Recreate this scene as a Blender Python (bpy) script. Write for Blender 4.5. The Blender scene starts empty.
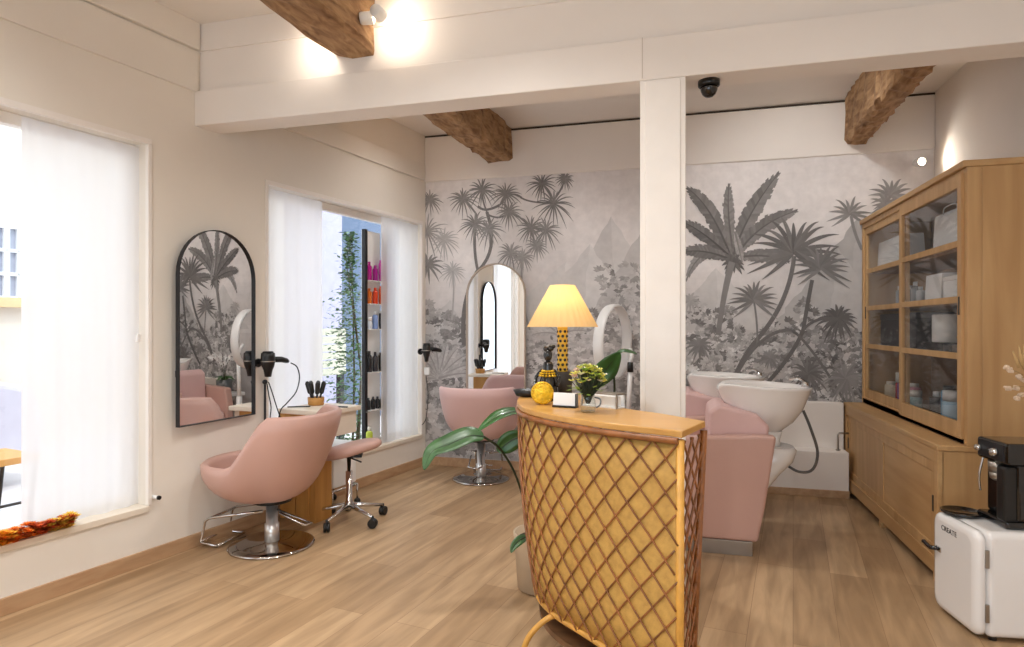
import bpy, math, random
from math import sin, cos, pi, sqrt, atan2
from mathutils import Vector, Matrix
random.seed(7)
C = bpy.context.scene.collection
# ------------------------------------------------------------------ frame of reference
F = 620.0; CX = 512.0; CY = 326.0; H = 1.4
A = math.atan(168/620.0); CA, SA = cos(A), sin(A)
def cam2w(X, Y, z=0.0): return Vector((X*CA - Y*SA, X*SA + Y*CA, z))
def G(px, py, z=0.0):                       # point on the horizontal plane z
    Y = (H - z)*F/(py - CY); return cam2w((px-CX)/F*Y, Y, z)
def D(px, py, Y): return cam2w((px-CX)/F*Y, Y, H - (py-CY)/F*Y)
def BY(px, py, y):                          # point on plane y = const
    r = (px-CX)/F; Y = y/(r*SA + CA); return D(px, py, Y)
# left wall frame: s along the wall, d into the room, z up
P0 = Vector((-3.166, 2.24, 0)); WD = Vector((0.18614, 0.98252, 0)); WN = Vector((0.98252, -0.18614, 0))
WA = atan2(WD.y, WD.x) - pi/2
def L(s, d, z): return P0 + WD*s + WN*d + Vector((0, 0, z))
def SPX(px, d=0.0):                         # s where the image column meets the wall (offset d)
    r = (px-CX)/F; dx, dy = r*CA - SA, r*SA + CA
    q = P0 + WN*d
    # q + WD*s = t*(dx,dy)
    det = WD.x*(-dy) - WD.y*(-dx)
    s = ((-q.x)*(-dy) - (-q.y)*(-dx))/det
    return s
def LPX(px, py, d=0.0):
    s = SPX(px, d); p = L(s, d, 0); Y = -p.x*SA + p.y*CA
    return L(s, d, H - (py-CY)/F*Y)
def lin(c):
    if isinstance(c, str): c = [int(c[i:i+2], 16) for i in (0, 2, 4)]
    return tuple((x/255/12.92 if x/255 <= .04045 else ((x/255+.055)/1.055)**2.4) for x in c)
# ------------------------------------------------------------------ materials
def nt(name):
    m = bpy.data.materials.new(name); m.use_nodes = True; t = m.node_tree
    return m, t, t.nodes['Principled BSDF']
def mat(name, col, rough=.5, metal=0, noise=.06, scale=8, bump=0, trans=0, emit=0, ecol=None, sheen=0, coat=0, bscale=None, spec=None):
    m, t, b = nt(name); c = lin(col)
    tc = t.nodes.new('ShaderNodeTexCoord'); n = t.nodes.new('ShaderNodeTexNoise')
    n.inputs['Scale'].default_value = scale; n.inputs['Detail'].default_value = 4
    t.links.new(tc.outputs['Object'], n.inputs['Vector'])
    r = t.nodes.new('ShaderNodeValToRGB')
    r.color_ramp.elements[0].color = tuple(x*(1-noise) for x in c)+(1,); r.color_ramp.elements[0].position = .3
    r.color_ramp.elements[1].color = tuple(min(1, x*(1+noise)) for x in c)+(1,); r.color_ramp.elements[1].position = .7
    t.links.new(n.outputs['Fac'], r.inputs['Fac']); t.links.new(r.outputs['Color'], b.inputs['Base Color'])
    b.inputs['Roughness'].default_value = rough; b.inputs['Metallic'].default_value = metal
    b.inputs['Transmission Weight'].default_value = trans
    if spec is not None: b.inputs['Specular IOR Level'].default_value = spec
    if coat: b.inputs['Coat Weight'].default_value = coat
    if sheen: b.inputs['Sheen Weight'].default_value = sheen
    if emit:
        b.inputs['Emission Color'].default_value = lin(ecol or col)+(1,); b.inputs['Emission Strength'].default_value = emit
    if bump:
        n2 = t.nodes.new('ShaderNodeTexNoise'); n2.inputs['Scale'].default_value = bscale or scale*6; n2.inputs['Detail'].default_value = 3
        t.links.new(tc.outputs['Object'], n2.inputs['Vector'])
        bp = t.nodes.new('ShaderNodeBump'); bp.inputs['Strength'].default_value = bump; bp.inputs['Distance'].default_value = .01
        t.links.new(n2.outputs['Fac'], bp.inputs['Height']); t.links.new(bp.outputs['Normal'], b.inputs['Normal'])
    return m
def wood(name, c1, c2, axis='Y', rough=.5, sc=1.0, bump=.1, dark=None):
    m, t, b = nt(name)
    tc = t.nodes.new('ShaderNodeTexCoord'); mp = t.nodes.new('ShaderNodeMapping')
    s = {'X': (1.2, 14, 14), 'Y': (14, 1.2, 14), 'R': (7, 2.2, 7), 'Z': (14, 14, 1.2)}[axis]
    mp.inputs['Scale'].default_value = tuple(q*sc for q in s)
    n = t.nodes.new('ShaderNodeTexNoise'); n.inputs['Scale'].default_value = 1.6; n.inputs['Detail'].default_value = 8; n.inputs['Distortion'].default_value = .6
    r = t.nodes.new('ShaderNodeValToRGB'); e = r.color_ramp.elements
    e[0].position = .3; e[0].color = lin(c1)+(1,); e[1].position = .7; e[1].color = lin(c2)+(1,)
    if dark: q = r.color_ramp.elements.new(.18); q.color = lin(dark)+(1,)
    t.links.new(tc.outputs['Object'], mp.inputs['Vector']); t.links.new(mp.outputs['Vector'], n.inputs['Vector'])
    t.links.new(n.outputs['Fac'], r.inputs['Fac']); t.links.new(r.outputs['Color'], b.inputs['Base Color'])
    b.inputs['Roughness'].default_value = rough
    bp = t.nodes.new('ShaderNodeBump'); bp.inputs['Strength'].default_value = bump; bp.inputs['Distance'].default_value = .01
    t.links.new(n.outputs['Fac'], bp.inputs['Height']); t.links.new(bp.outputs['Normal'], b.inputs['Normal'])
    return m
def glassy(name, tint=(1, 1, 1), refl=1.0, rough=.02):
    m = bpy.data.materials.new(name); m.use_nodes = True; t = m.node_tree; t.nodes.clear()
    o = t.nodes.new('ShaderNodeOutputMaterial'); mx = t.nodes.new('ShaderNodeMixShader'); tr = t.nodes.new('ShaderNodeBsdfTransparent')
    gl = t.nodes.new('ShaderNodeBsdfGlossy'); fr = t.nodes.new('ShaderNodeLayerWeight'); fr.inputs['Blend'].default_value = .5; pw_ = t.nodes.new('ShaderNodeMath'); pw_.operation = 'POWER'; pw_.inputs[1].default_value = 4.5; mu = t.nodes.new('ShaderNodeMath'); mu.operation = 'MULTIPLY_ADD'; mu.inputs[2].default_value = .04
    tr.inputs[0].default_value = tint+(1,); gl.inputs['Roughness'].default_value = rough; mu.inputs[1].default_value = .8*refl; mu.use_clamp = True
    t.links.new(fr.outputs['Facing'], pw_.inputs[0]); t.links.new(pw_.outputs[0], mu.inputs[0]); t.links.new(mu.outputs[0], mx.inputs[0]); t.links.new(tr.outputs[0], mx.inputs[1]); t.links.new(gl.outputs[0], mx.inputs[2]); t.links.new(mx.outputs[0], o.inputs[0])
    return m
def cloth_sheer(name, col, transp=.18, transl=.55):
    m = bpy.data.materials.new(name); m.use_nodes = True; t = m.node_tree; t.nodes.clear()
    o = t.nodes.new('ShaderNodeOutputMaterial'); d = t.nodes.new('ShaderNodeBsdfDiffuse'); tl = t.nodes.new('ShaderNodeBsdfTranslucent'); tr = t.nodes.new('ShaderNodeBsdfTransparent')
    c = lin(col)+(1,); d.inputs[0].default_value = c; tl.inputs[0].default_value = c
    a = t.nodes.new('ShaderNodeMixShader'); a.inputs[0].default_value = transl; b = t.nodes.new('ShaderNodeMixShader'); b.inputs[0].default_value = transp
    w = t.nodes.new('ShaderNodeTexWave'); tc = t.nodes.new('ShaderNodeTexCoord')
    t.links.new(d.outputs[0], a.inputs[1]); t.links.new(tl.outputs[0], a.inputs[2]); t.links.new(a.outputs[0], b.inputs[1]); t.links.new(tr.outputs[0], b.inputs[2]); t.links.new(b.outputs[0], o.inputs[0])
    return m
def plaster(name, col, noise=.03):
    return mat(name, col, rough=.75, noise=noise, scale=1.5, bump=.12, bscale=9)
M = {}
M['wall'] = plaster('cream_plaster', 'ece6dc'); M['white'] = plaster('white_plaster', 'eee8e2'); M['ceil'] = plaster('ceiling_paint', 'ebe6e0')
M['trim'] = mat('trim_white', 'f3eee8', .45, noise=.02)
M['oakbase'] = wood('baseboard_oak', 'b08b68', 'c4a27e', 'Y', .5)
M['rustic'] = wood('rustic_beam', '77563a', 'b8946c', 'R', .9, 1.9, 1.0, '3a281a')
M['oak'] = wood('oak_y', 'b48c5c', 'cba574', 'Y', .45, .5); M['oakz'] = wood('oak_z', 'b48c5c', 'cba574', 'Z', .45, .5)
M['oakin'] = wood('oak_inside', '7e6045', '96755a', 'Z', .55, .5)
M['pink'] = mat('pink_leatherette', 'c69f93', .42, noise=.03, scale=3, bump=.05, bscale=60, coat=.1)
M['lilac'] = mat('lilac_pink_leatherette', 'dcb9b6', .42, noise=.03, scale=3, bump=.05, bscale=60)
M['chrome'] = mat('chrome', 'd8d8d8', .12, 1, noise=.01); M['chromedisc'] = mat('chrome_disc', 'b9b4ae', .06, 1, noise=.01)
M['column'] = mat('satin_chrome', 'e4e4e4', .28, .85, noise=.01)
M['steel'] = mat('brushed_steel', 'a8a29a', .35, 1, noise=.03)
M['blk'] = mat('black_plastic', '141414', .35, noise=.1); M['blkg'] = mat('black_gloss', '0c0c0d', .12, noise=.1, coat=.5); M['dark'] = mat('dark_metal', '26272b', .4, .4)
M['cer'] = mat('white_ceramic', 'f2f0ee', .12, noise=.01, coat=.5); M['wplast'] = mat('white_plastic', 'efefee', .3, noise=.01)
M['fridge'] = mat('fridge_enamel', 'f0efee', .18, noise=.01, coat=.6)
M['gold'] = mat('gold_glaze', 'e0b21e', .3, .35, noise=.25, scale=60, bump=.4, bscale=120)
M['glass'] = glassy('window_glass'); M['cabglass'] = glassy('cabinet_glass', (.985, .99, .99), .8)
M['cane'] = None
M['rat1'] = mat('rattan_strip', '8a5428', .4, noise=.35, scale=20, coat=.2); M['rat2'] = mat('rattan_pole', 'd09a45', .4, noise=.2, scale=14, coat=.2)
M['topw'] = wood('counter_top_wood', 'b88746', 'cc9c58', 'X', .35, .6)
M['leaf'] = mat('leaf_green', '2f5a28', .35, noise=.35, scale=10, coat=.2); M['leafl'] = mat('leaf_light', '44663f', .35, noise=.3, scale=12); M['stem'] = mat('plant_stem', '23301a', .5)
M['cream'] = mat('cream_laminate', 'e9dfcf', .4, noise=.03); M['orangew'] = wood('orange_wood', 'b07a3a', 'cc9750', 'Z', .45, .6)
M['sheer'] = cloth_sheer('sheer_curtain', 'f8f8fa', .10, .6)
M['mirror'] = mat('mirror_silver', 'eeeeee', .01, 1, noise=0)
# woven cane backing
def cane():
    m, t, b = nt('woven_cane')
    tc = t.nodes.new('ShaderNodeTexCoord'); mp = t.nodes.new('ShaderNodeMapping'); mp.inputs['Scale'].default_value = (60, 60, 90)
    w = t.nodes.new('ShaderNodeTexWave'); w.wave_type = 'BANDS'; w.bands_direction = 'Z'; w.inputs['Scale'].default_value = 1; w.inputs['Distortion'].default_value = 1.5
    w.inputs['Detail'].default_value = 2
    n = t.nodes.new('ShaderNodeTexNoise'); n.inputs['Scale'].default_value = 38; n.inputs['Detail'].default_value = 6
    r = t.nodes.new('ShaderNodeValToRGB'); r.color_ramp.elements[0].color = lin('855a20')+(1,); r.color_ramp.elements[1].color = lin('d8ac5c')+(1,)
    mx = t.nodes.new('ShaderNodeMath'); mx.operation = 'MULTIPLY_ADD'; mx.inputs[1].default_value = .55; 
    t.links.new(tc.outputs['Object'], mp.inputs['Vector']); t.links.new(mp.outputs['Vector'], w.inputs['Vector']); t.links.new(tc.outputs['Object'], n.inputs['Vector'])
    t.links.new(w.outputs['Fac'], mx.inputs[0]); t.links.new(n.outputs['Fac'], mx.inputs[2]); t.links.new(mx.outputs[0], r.inputs['Fac'])
    t.links.new(r.outputs['Color'], b.inputs['Base Color']); b.inputs['Roughness'].default_value = .5
    bp = t.nodes.new('ShaderNodeBump'); bp.inputs['Strength'].default_value = .3; bp.inputs['Distance'].default_value = .005
    t.links.new(w.outputs['Fac'], bp.inputs['Height']); t.links.new(bp.outputs['Normal'], b.inputs['Normal'])
    return m
M['cane'] = cane()
def floor_mat():
    m, t, b = nt('oak_plank_floor'); N = t.nodes.new; K = t.links.new
    tc = N('ShaderNodeTexCoord'); mp = N('ShaderNodeMapping'); mp.inputs['Rotation'].default_value = (0, 0, -atan2(WD.y, WD.x)-math.radians(1.5))
    K(tc.outputs['Object'], mp.inputs['Vector'])
    br = N('ShaderNodeTexBrick'); br.inputs['Scale'].default_value = 1; br.inputs['Brick Width'].default_value = 1.5; br.inputs['Row Height'].default_value = .19
    br.inputs['Mortar Size'].default_value = .0012; br.inputs['Mortar Smooth'].default_value = .1; br.inputs['Bias'].default_value = 0; br.offset = .37
    br.inputs['Color1'].default_value = lin('bfa27f')+(1,); br.inputs['Color2'].default_value = lin('a58867')+(1,); br.inputs['Mortar'].default_value = lin('8c6d50')+(1,)
    K(mp.outputs['Vector'], br.inputs['Vector'])
    m2 = N('ShaderNodeMapping'); m2.inputs['Scale'].default_value = (1.1, 9, 1); K(mp.outputs['Vector'], m2.inputs['Vector'])
    n = N('ShaderNodeTexNoise'); n.inputs['Scale'].default_value = 1.7; n.inputs['Detail'].default_value = 9; n.inputs['Distortion'].default_value = .5; K(m2.outputs['Vector'], n.inputs['Vector'])
    r = N('ShaderNodeValToRGB'); e = r.color_ramp.elements; e[0].position = .25; e[0].color = (.52, .47, .42, 1); e[1].position = .65; e[1].color = (1.12, 1.1, 1.08, 1); K(n.outputs['Fac'], r.inputs['Fac'])
    mx = N('ShaderNodeMixRGB'); mx.blend_type = 'MULTIPLY'; mx.inputs[0].default_value = .72; K(br.outputs['Color'], mx.inputs[1]); K(r.outputs['Color'], mx.inputs[2])
    K(mx.outputs[0], b.inputs['Base Color']); b.inputs['Roughness'].default_value = .42; b.inputs['Specular IOR Level'].default_value = .35
    bp = N('ShaderNodeBump'); bp.inputs['Strength'].default_value = .15; bp.inputs['Distance'].default_value = .004; bp.invert = True
    K(br.outputs['Fac'], bp.inputs['Height']); K(bp.outputs['Normal'], b.inputs['Normal'])
    return m
M['floor'] = floor_mat()
def vcol_mat():
    m, t, b = nt('mural_print'); a = t.nodes.new('ShaderNodeVertexColor'); a.layer_name = 'Col'
    tc = t.nodes.new('ShaderNodeTexCoord'); n = t.nodes.new('ShaderNodeTexNoise'); n.inputs['Scale'].default_value = 14; n.inputs['Detail'].default_value = 6
    t.links.new(tc.outputs['Object'], n.inputs['Vector'])
    r = t.nodes.new('ShaderNodeValToRGB'); r.color_ramp.elements[0].position = .3; r.color_ramp.elements[0].color = (.88, .88, .88, 1); r.color_ramp.elements[1].position = .7; r.color_ramp.elements[1].color = (1, 1, 1, 1)
    mx = t.nodes.new('ShaderNodeMixRGB'); mx.blend_type = 'MULTIPLY'; mx.inputs[0].default_value = 1
    t.links.new(n.outputs['Fac'], r.inputs['Fac']); t.links.new(a.outputs['Color'], mx.inputs[1]); t.links.new(r.outputs['Color'], mx.inputs[2])
    t.links.new(mx.outputs[0], b.inputs['Base Color']); b.inputs['Roughness'].default_value = .7
    return m
M['mural'] = vcol_mat()
def solid(col, **k):
    key = 'c_'+col+str(sorted(k.items()))
    if key not in M: M[key] = mat('paint_'+col, col, **{**dict(rough=.4, noise=.04), **k})
    return M[key]
# ------------------------------------------------------------------ mesh builder
def tag(o, label=None, cat=None, group=None, kind=None):
    if label: o['label'] = label
    if cat: o['category'] = cat
    if group: o['group'] = group
    if kind: o['kind'] = kind
    return o
class MB:
    def __init__(s): s.v = []; s.f = []; s.sm = []
    def add(s, vs, fs, sm=False):
        n = len(s.v); s.v += [Vector(v) for v in vs]; s.f += [tuple(i+n for i in f) for f in fs]; s.sm += [sm]*len(fs); return s
    def box(s, x0, x1, y0, y1, z0, z1, fn=None):
        vs = [Vector((x, y, z)) for z in (z0, z1) for y in (y0, y1) for x in (x0, x1)]
        if fn: vs = [fn(v.x, v.y, v.z) for v in vs]
        return s.add(vs, [(0, 2, 3, 1), (4, 5, 7, 6), (0, 1, 5, 4), (2, 6, 7, 3), (0, 4, 6, 2), (1, 3, 7, 5)])
    def obox(s, c, size, rz=0, rx=0, ry=0):
        R = Matrix.Rotation(rz, 3, 'Z') @ Matrix.Rotation(ry, 3, 'Y') @ Matrix.Rotation(rx, 3, 'X'); c = Vector(c)
        vs = [c + R @ Vector((x*size[0]/2, y*size[1]/2, z*size[2]/2)) for z in (-1, 1) for y in (-1, 1) for x in (-1, 1)]
        return s.add(vs, [(0, 2, 3, 1), (4, 5, 7, 6), (0, 1, 5, 4), (2, 6, 7, 3), (0, 4, 6, 2), (1, 3, 7, 5)])
    def loft(s, rings, sm=True, c0=True, c1=True, closed=True):
        n = len(rings[0]); vs = [p for r in rings for p in r]; fs = []
        for i in range(len(rings)-1):
            for j in range(n if closed else n-1):
                k = (j+1) % n; fs.append((i*n+j, i*n+k, (i+1)*n+k, (i+1)*n+j))
        s.add(vs, fs, sm)
        b = len(s.v)-len(vs)
        if c0: s.f.append(tuple(b+j for j in reversed(range(n)))); s.sm.append(False)
        if c1: s.f.append(tuple(b+(len(rings)-1)*n+j for j in range(n))); s.sm.append(False)
        return s
    def lathe(s, prof, c=(0, 0, 0), n=28, Mx=None, sx=1, sy=1, caps=True):
        c = Vector(c); rings = []
        for r, z in prof:
            ring = [Vector((max(r, 1e-4)*cos(2*pi*j/n)*sx, max(r, 1e-4)*sin(2*pi*j/n)*sy, z)) for j in range(n)]
            if Mx is not None: ring = [Mx @ p for p in ring]
            rings.append([c+p for p in ring])
        return s.loft(rings, True, caps, caps)
    def tube(s, pts, r, n=8, closed=False):
        pts = [Vector(p) for p in pts]; m = len(pts); rs = r if isinstance(r, (list, tuple)) else [r]*m
        rings = []; up = None
        for i, p in enumerate(pts):
            if closed: d = pts[(i+1) % m]-pts[i-1]
            else: d = pts[min(i+1, m-1)]-pts[max(i-1, 0)]
            if d.length < 1e-9: d = Vector((0, 0, 1))
            d.normalize()
            if up is None: up = Vector((0, 0, 1)) if abs(d.z) < .9 else Vector((1, 0, 0))
            a = d.cross(up)
            if a.length < 1e-6: a = d.orthogonal()
            a.normalize(); b = a.cross(d).normalized(); up = b
            rings.append([p+(a*cos(2*pi*j/n)+b*sin(2*pi*j/n))*rs[i] for j in range(n)])
        if closed:
            rings.append(rings[0]); return s.loft(rings, True, False, False)
        return s.loft(rings)
    def prism(s, poly, z0, z1, fn=None, sm=False):
        n = len(poly); vs = [Vector((x, y, z0)) for x, y in poly]+[Vector((x, y, z1)) for x, y in poly]
        if fn: vs = [fn(v) for v in vs]
        fs = [tuple(reversed(range(n))), tuple(range(n, 2*n))]+[(i, (i+1) % n, n+(i+1) % n, n+i) for i in range(n)]
        return s.add(vs, fs, sm)
    def ball(s, c, r, n=10, sx=1, sy=1, sz=1, Mx=None):
        c = Vector(c); rings = []
        for i in range(1, n):
            a = pi*i/n; ring = [Vector((r*sx*sin(a)*cos(2*pi*j/(2*n)), r*sy*sin(a)*sin(2*pi*j/(2*n)), -r*sz*cos(a))) for j in range(2*n)]
            if Mx is not None: ring = [Mx @ p for p in ring]
            rings.append([c+p for p in ring])
        return s.loft(rings)
    def tf(s, Mx): s.v = [Mx @ v for v in s.v]; return s
    def build(s, name, m, parent=None, world=False, bevel=0, seg=2, sub=0, solid_t=0, origin=True):
        vs = s.v; off = Vector((0, 0, 0))
        if parent is not None and world:
            inv = parent_matrix(parent).inverted(); vs = [inv @ v for v in vs]
        elif parent is None and origin and vs:
            xs = [v.x for v in vs]; ys = [v.y for v in vs]; off = Vector(((min(xs)+max(xs))/2, (min(ys)+max(ys))/2, min(v.z for v in vs))); vs = [v-off for v in vs]
        me = bpy.data.meshes.new(name); me.from_pydata([tuple(v) for v in vs], [], s.f); me.validate(); me.update()
        if len(me.polygons) == len(s.sm): me.polygons.foreach_set('use_smooth', s.sm)
        me.materials.append(m)
        o = bpy.data.objects.new(name, me); C.objects.link(o); o.location = off
        if parent is not None: o.parent = parent
        if solid_t: q = o.modifiers.new('Solid', 'SOLIDIFY'); q.thickness = solid_t; q.offset = 0
        if bevel: q = o.modifiers.new('Bevel', 'BEVEL'); q.width = bevel; q.segments = seg; q.limit_method = 'ANGLE'; q.angle_limit = .7; q.harden_normals = False
        if sub: q = o.modifiers.new('Sub', 'SUBSURF'); q.levels = sub; q.render_levels = sub
        return o
def parent_matrix(o):
    m = Matrix.Translation(o.location) @ Matrix.Rotation(o.rotation_euler.z, 4, 'Z')
    return parent_matrix(o.parent) @ m if o.parent else m
def thing(name, label, cat, loc=(0, 0, 0), rz=0, group=None):
    o = bpy.data.objects.new(name, None); C.objects.link(o); o.location = loc; o.rotation_euler = (0, 0, rz); o.empty_display_size = .1
    return tag(o, label, cat, group)
def copy_tree(o, parent=None):
    c = o.copy(); C.objects.link(c)
    if parent: c.parent = parent
    for ch in [x for x in bpy.data.objects if x.parent == o]: copy_tree(ch, c)
    return c
def struct(mb, name, m, **k): return tag(mb.build(name, m, **k), kind='structure')
def smooth_path(pts, k=6):
    pts = [Vector(p) for p in pts]; out = []
    for i in range(len(pts)-1):
        p0 = pts[max(i-1, 0)]; p1 = pts[i]; p2 = pts[i+1]; p3 = pts[min(i+2, len(pts)-1)]
        for j in range(k):
            t = j/k; out.append(.5*((2*p1)+(p2-p0)*t+(2*p0-5*p1+4*p2-p3)*t*t+(3*p1-p0-3*p2+p3)*t**3))
    return out+[pts[-1]]
# ================================================================== THE ROOM
YB = 5.83; XR = 2.02; YF = -2.6; ZC = 3.32
S_C = SPX(425)                              # the far left corner
yb_left = (L(S_C, 0, 0)).x
s_min = (YF - P0.y)/WD.y
pF = L(s_min, 0, 0)
poly = [(pF.x-.3, YF-.2), (XR+.2, YF-.2), (XR+.2, YB+.2), (yb_left-.25, YB+.2)]
struct(MB().prism(poly, -.1, 0), 'floor', M['floor'], origin=False)
struct(MB().prism(poly, ZC, ZC+.12), 'ceiling', M['ceil'], origin=False)
# left wall with two window openings
W1a, W1b = -1.75, SPX(148); W2a, W2b = SPX(267.5), SPX(421.5)
Z1a, Z1b, Z2a, Z2b = .335, 2.48, .31, 2.425
T = -.24
m = MB()
def lb(m, s0, s1, z0, z1, d0=T, d1=0): m.box(s0, s1, d0, d1, z0, z1, fn=lambda a, b, c: L(a, b, c)); return m
SE = S_C+.0
for a, b, z0, z1 in [(s_min-.2, W1a, 0, ZC), (W1a, W1b, 0, Z1a), (W1a, W1b, Z1b, ZC), (W1b, W2a, 0, ZC), (W2a, W2b, 0, Z2a), (W2a, W2b, Z2b, ZC), (W2b, SE+.25, 0, ZC)]:
    lb(m, a, b, z0, z1)
struct(m, 'wall_left', M['wall'], origin=False)
# upper panelling strips on the left wall
m = MB(); sx_b = SPX(197)
lb(m, s_min, sx_b, 2.885, 3.14, 0, .014); lb(m, s_min, sx_b, 3.15, ZC, 0, .03)
struct(m, 'trim_1', M['wall'], bevel=.004)
m = MB(); lb(m, sx_b+.25, S_C-.02, 2.86, 3.02, 0, .02); struct(m, 'trim_2', M['wall'], bevel=.006)
m = MB(); lb(m, s_min+.05, S_C, 0, .085, 0, .016); struct(m, 'baseboard_left', M['oakbase'], bevel=.003)
# back wall
m = MB().box(yb_left-.25, XR+.2, YB, YB+.2, 0, ZC); struct(m, 'wall_back', M['white'], origin=False)
wall_back = bpy.data.objects['wall_back']
m = MB().box(yb_left, XR, YB-.022, YB, 2.852, ZC-.02); struct(m, 'trim_3', M['white'], bevel=.008)
m = MB().box(yb_left, XR, YB-.015, YB, ZC-.018, ZC-.004); struct(m, 'ceiling_gap_shade', mat('gap_shadow', '4a4038', .9))  # dark strip: shade of the crack under the ceiling put into colour
m = MB().box(yb_left+.02, .3, YB-.018, YB, 0, .085); struct(m, 'baseboard_back', M['oakbase'], bevel=.003)
# low boxed ledge behind the basins
m = MB().box(.32, 1.325, YB-.09, YB, 0, .755).box(.32, 1.325, YB-.26, YB-.09, 0, .37)
struct(m, 'trim_5', M['white'], bevel=.008)
m = MB().box(.3, 1.325, YB-.276, YB-.26, 0, .06); struct(m, 'baseboard_right', M['oakbase'], bevel=.003)
# right wall, wall behind the camera (with a glazed shopfront)
struct(MB().box(XR, XR+.2, YF-.2, YB+.2, 0, ZC), 'wall_right', M['white'], origin=False)
m = MB().box(pF.x-.3, -2.6, YF-.2, YF, 0, ZC).box(1.3, XR, YF-.2, YF, 0, ZC).box(-2.6, 1.3, YF-.2, YF, 2.6, ZC).box(-2.6, 1.3, YF-.2, YF, 0, .1)
struct(m, 'wall_front', M['wall'], origin=False)
w3 = thing('window_3', None, None, (-.65, YF-.1, .1)); tag(w3, kind='structure')
m = MB()
for x in (-1.95, -.68, .62, 1.93): m.box(x-.03, x+.03, -.03, .03, 0, 2.5)
m.box(-1.95, 1.95, -.03, .03, 0, .06).box(-1.95, 1.95, -.03, .03, 2.44, 2.5); m.build('window_frame', M['trim'], w3)
MB().box(-1.95, 1.95, -.004, .004, .03, 2.47).build('pane', M['glass'], w3)
# cross beam + wall above + column
Y0 = 3.27
def xl(y): return P0.x + (y-P0.y)*WD.x/WD.y
m = MB().prism([(xl(Y0)-.05, Y0), (XR, Y0), (XR, Y0+.19), (xl(Y0+.19)-.05, Y0+.19)], 2.67, 2.89)
struct(m, 'trim_7', M['white'], bevel=.006, origin=False)
m = MB().prism([(xl(Y0)-.05, Y0+.035), (XR, Y0+.035), (XR, Y0+.155), (xl(Y0+.15)-.05, Y0+.155)], 2.89, ZC)
m.prism([(xl(Y0)-.05, Y0+.02), (XR, Y0+.02), (XR, Y0+.04), (xl(Y0+.15)-.05, Y0+.04)], 3.15, ZC)
struct(m, 'wall_upper', M['white'], origin=False)
struct(MB().box(-.19, -.186, Y0-.003, Y0, 2.68, 2.89), 'trim_6', mat('seam_line', 'cfc5b9', .7))
m = MB().box(-.20, .028, Y0+.005, Y0+.185, 0, 2.67).box(-.175, .003, Y0-.004, Y0+.005, .1, 2.66)
struct(m, 'trim_8', M['trim'], bevel=.006)
# dome camera
dc = thing('security_camera', 'small black dome security camera under the white crossbeam, right of the column', 'security camera', tuple(BY(709, 76, Y0+.1))[:2]+(2.67,))
MB().lathe([(.055, 0), (.055, -.025), (.048, -.032)], n=28).build('mount', M['blk'], dc)
MB().lathe([(.044, -.03), (.042, -.05), (.033, -.07), (.018, -.082), (0, -.086)], n=28).build('dome', M['blkg'], dc)
# rustic beams
def rustic(name, label, pts, w0, z0, z1, seed):
    rnd = random.Random(seed); m = MB(); rings = []; (xa, ya), (xb, yb) = pts; n = 40
    for i in range(n+1):
        t = i/n; x = xa+(xb-xa)*t; y = ya+(yb-ya)*t
        j = lambda a=.013: rnd.uniform(-a, a)
        w = w0/2; ring = []
        prof = [(-w+.02, z0), (0, z0-.004), (w-.02, z0), (w, z0+.025), (w, (z0+z1)/2), (w, z1), (0, z1), (-w, z1), (-w, (z0+z1)/2), (-w, z0+.025)]
        for k, (a, b) in enumerate(prof):
            top = b >= z1-.001
            ring.append(Vector((x+a+j(), y, b+(0 if top else j()))))
        rings.append(ring)
    m.loft(rings, False)
    return tag(m.build(name, M['rustic']), label, 'ceiling beam', None)
def xat(px, y): return BY(px, 100, y).x
rustic('ceiling_beam', 'rough brown timber ceiling beam in the front room, ending at the white crossbeam', [(-2.0, YF+.05), (-1.86, Y0+.03)], .27, 3.0, ZC-.002, 1)
rustic('ceiling_beam', 'short dark brown timber ceiling beam above the lamp and tall tree drawing, left of the column', [(-1.84, Y0+.16), (-1.70, YB-.02)], .25, 3.0, ZC-.002, 2)
rustic('ceiling_beam', 'rough mottled timber ceiling beam right of the column, toward the oak cabinet', [(1.365, Y0+.16), (1.435, YB-.02)], .18, 2.94, ZC-.002, 3)
# ------------------------------------------------------------------ windows
def window(n, a, b, z0, z1, mull):
    w = thing('window_%d' % n, None, None, L((a+b)/2, -.15, z0), WA); tag(w, kind='structure')
    hw = (b-a)/2; h = z1-z0; m = MB()          # local: y along the wall, x into room
    m.box(-.03, .03, -hw, -hw+.05, 0, h).box(-.03, .03, hw-.05, hw, 0, h).box(-.03, .03, -hw+.05, hw-.05, 0, .05).box(-.03, .03, -hw+.05, hw-.05, h-.06, h)
    for q in mull: m.box(-.025, .025, q-.02, q+.02, .05, h-.06)
    m.build('window_frame', M['trim'], w, bevel=.004)
    MB().box(-.003, .003, -hw+.04, hw-.04, .04, h-.05).build('pane', M['glass'], w)
    m = MB().box(.13, .158, -hw-.02, -hw+.004, .007, h-.008).box(.13, .158, hw-.004, hw+.02, .007, h-.008).box(.13, .158, -hw-.02, hw+.02, h-.008, h+.025)
    m.build('window_trim', M['trim'], w, bevel=.003)
    MB().box(.03, .165, -hw+.001, hw-.001, -.03, .006).build('window_sill', M['cream'], w, bevel=.004)
    return w
s22 = SPX(22, -.05)
window(1, W1a, W1b, Z1a, Z1b, [.1-.9])
window(2, W2a, W2b, Z2a, Z2b, [])
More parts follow.
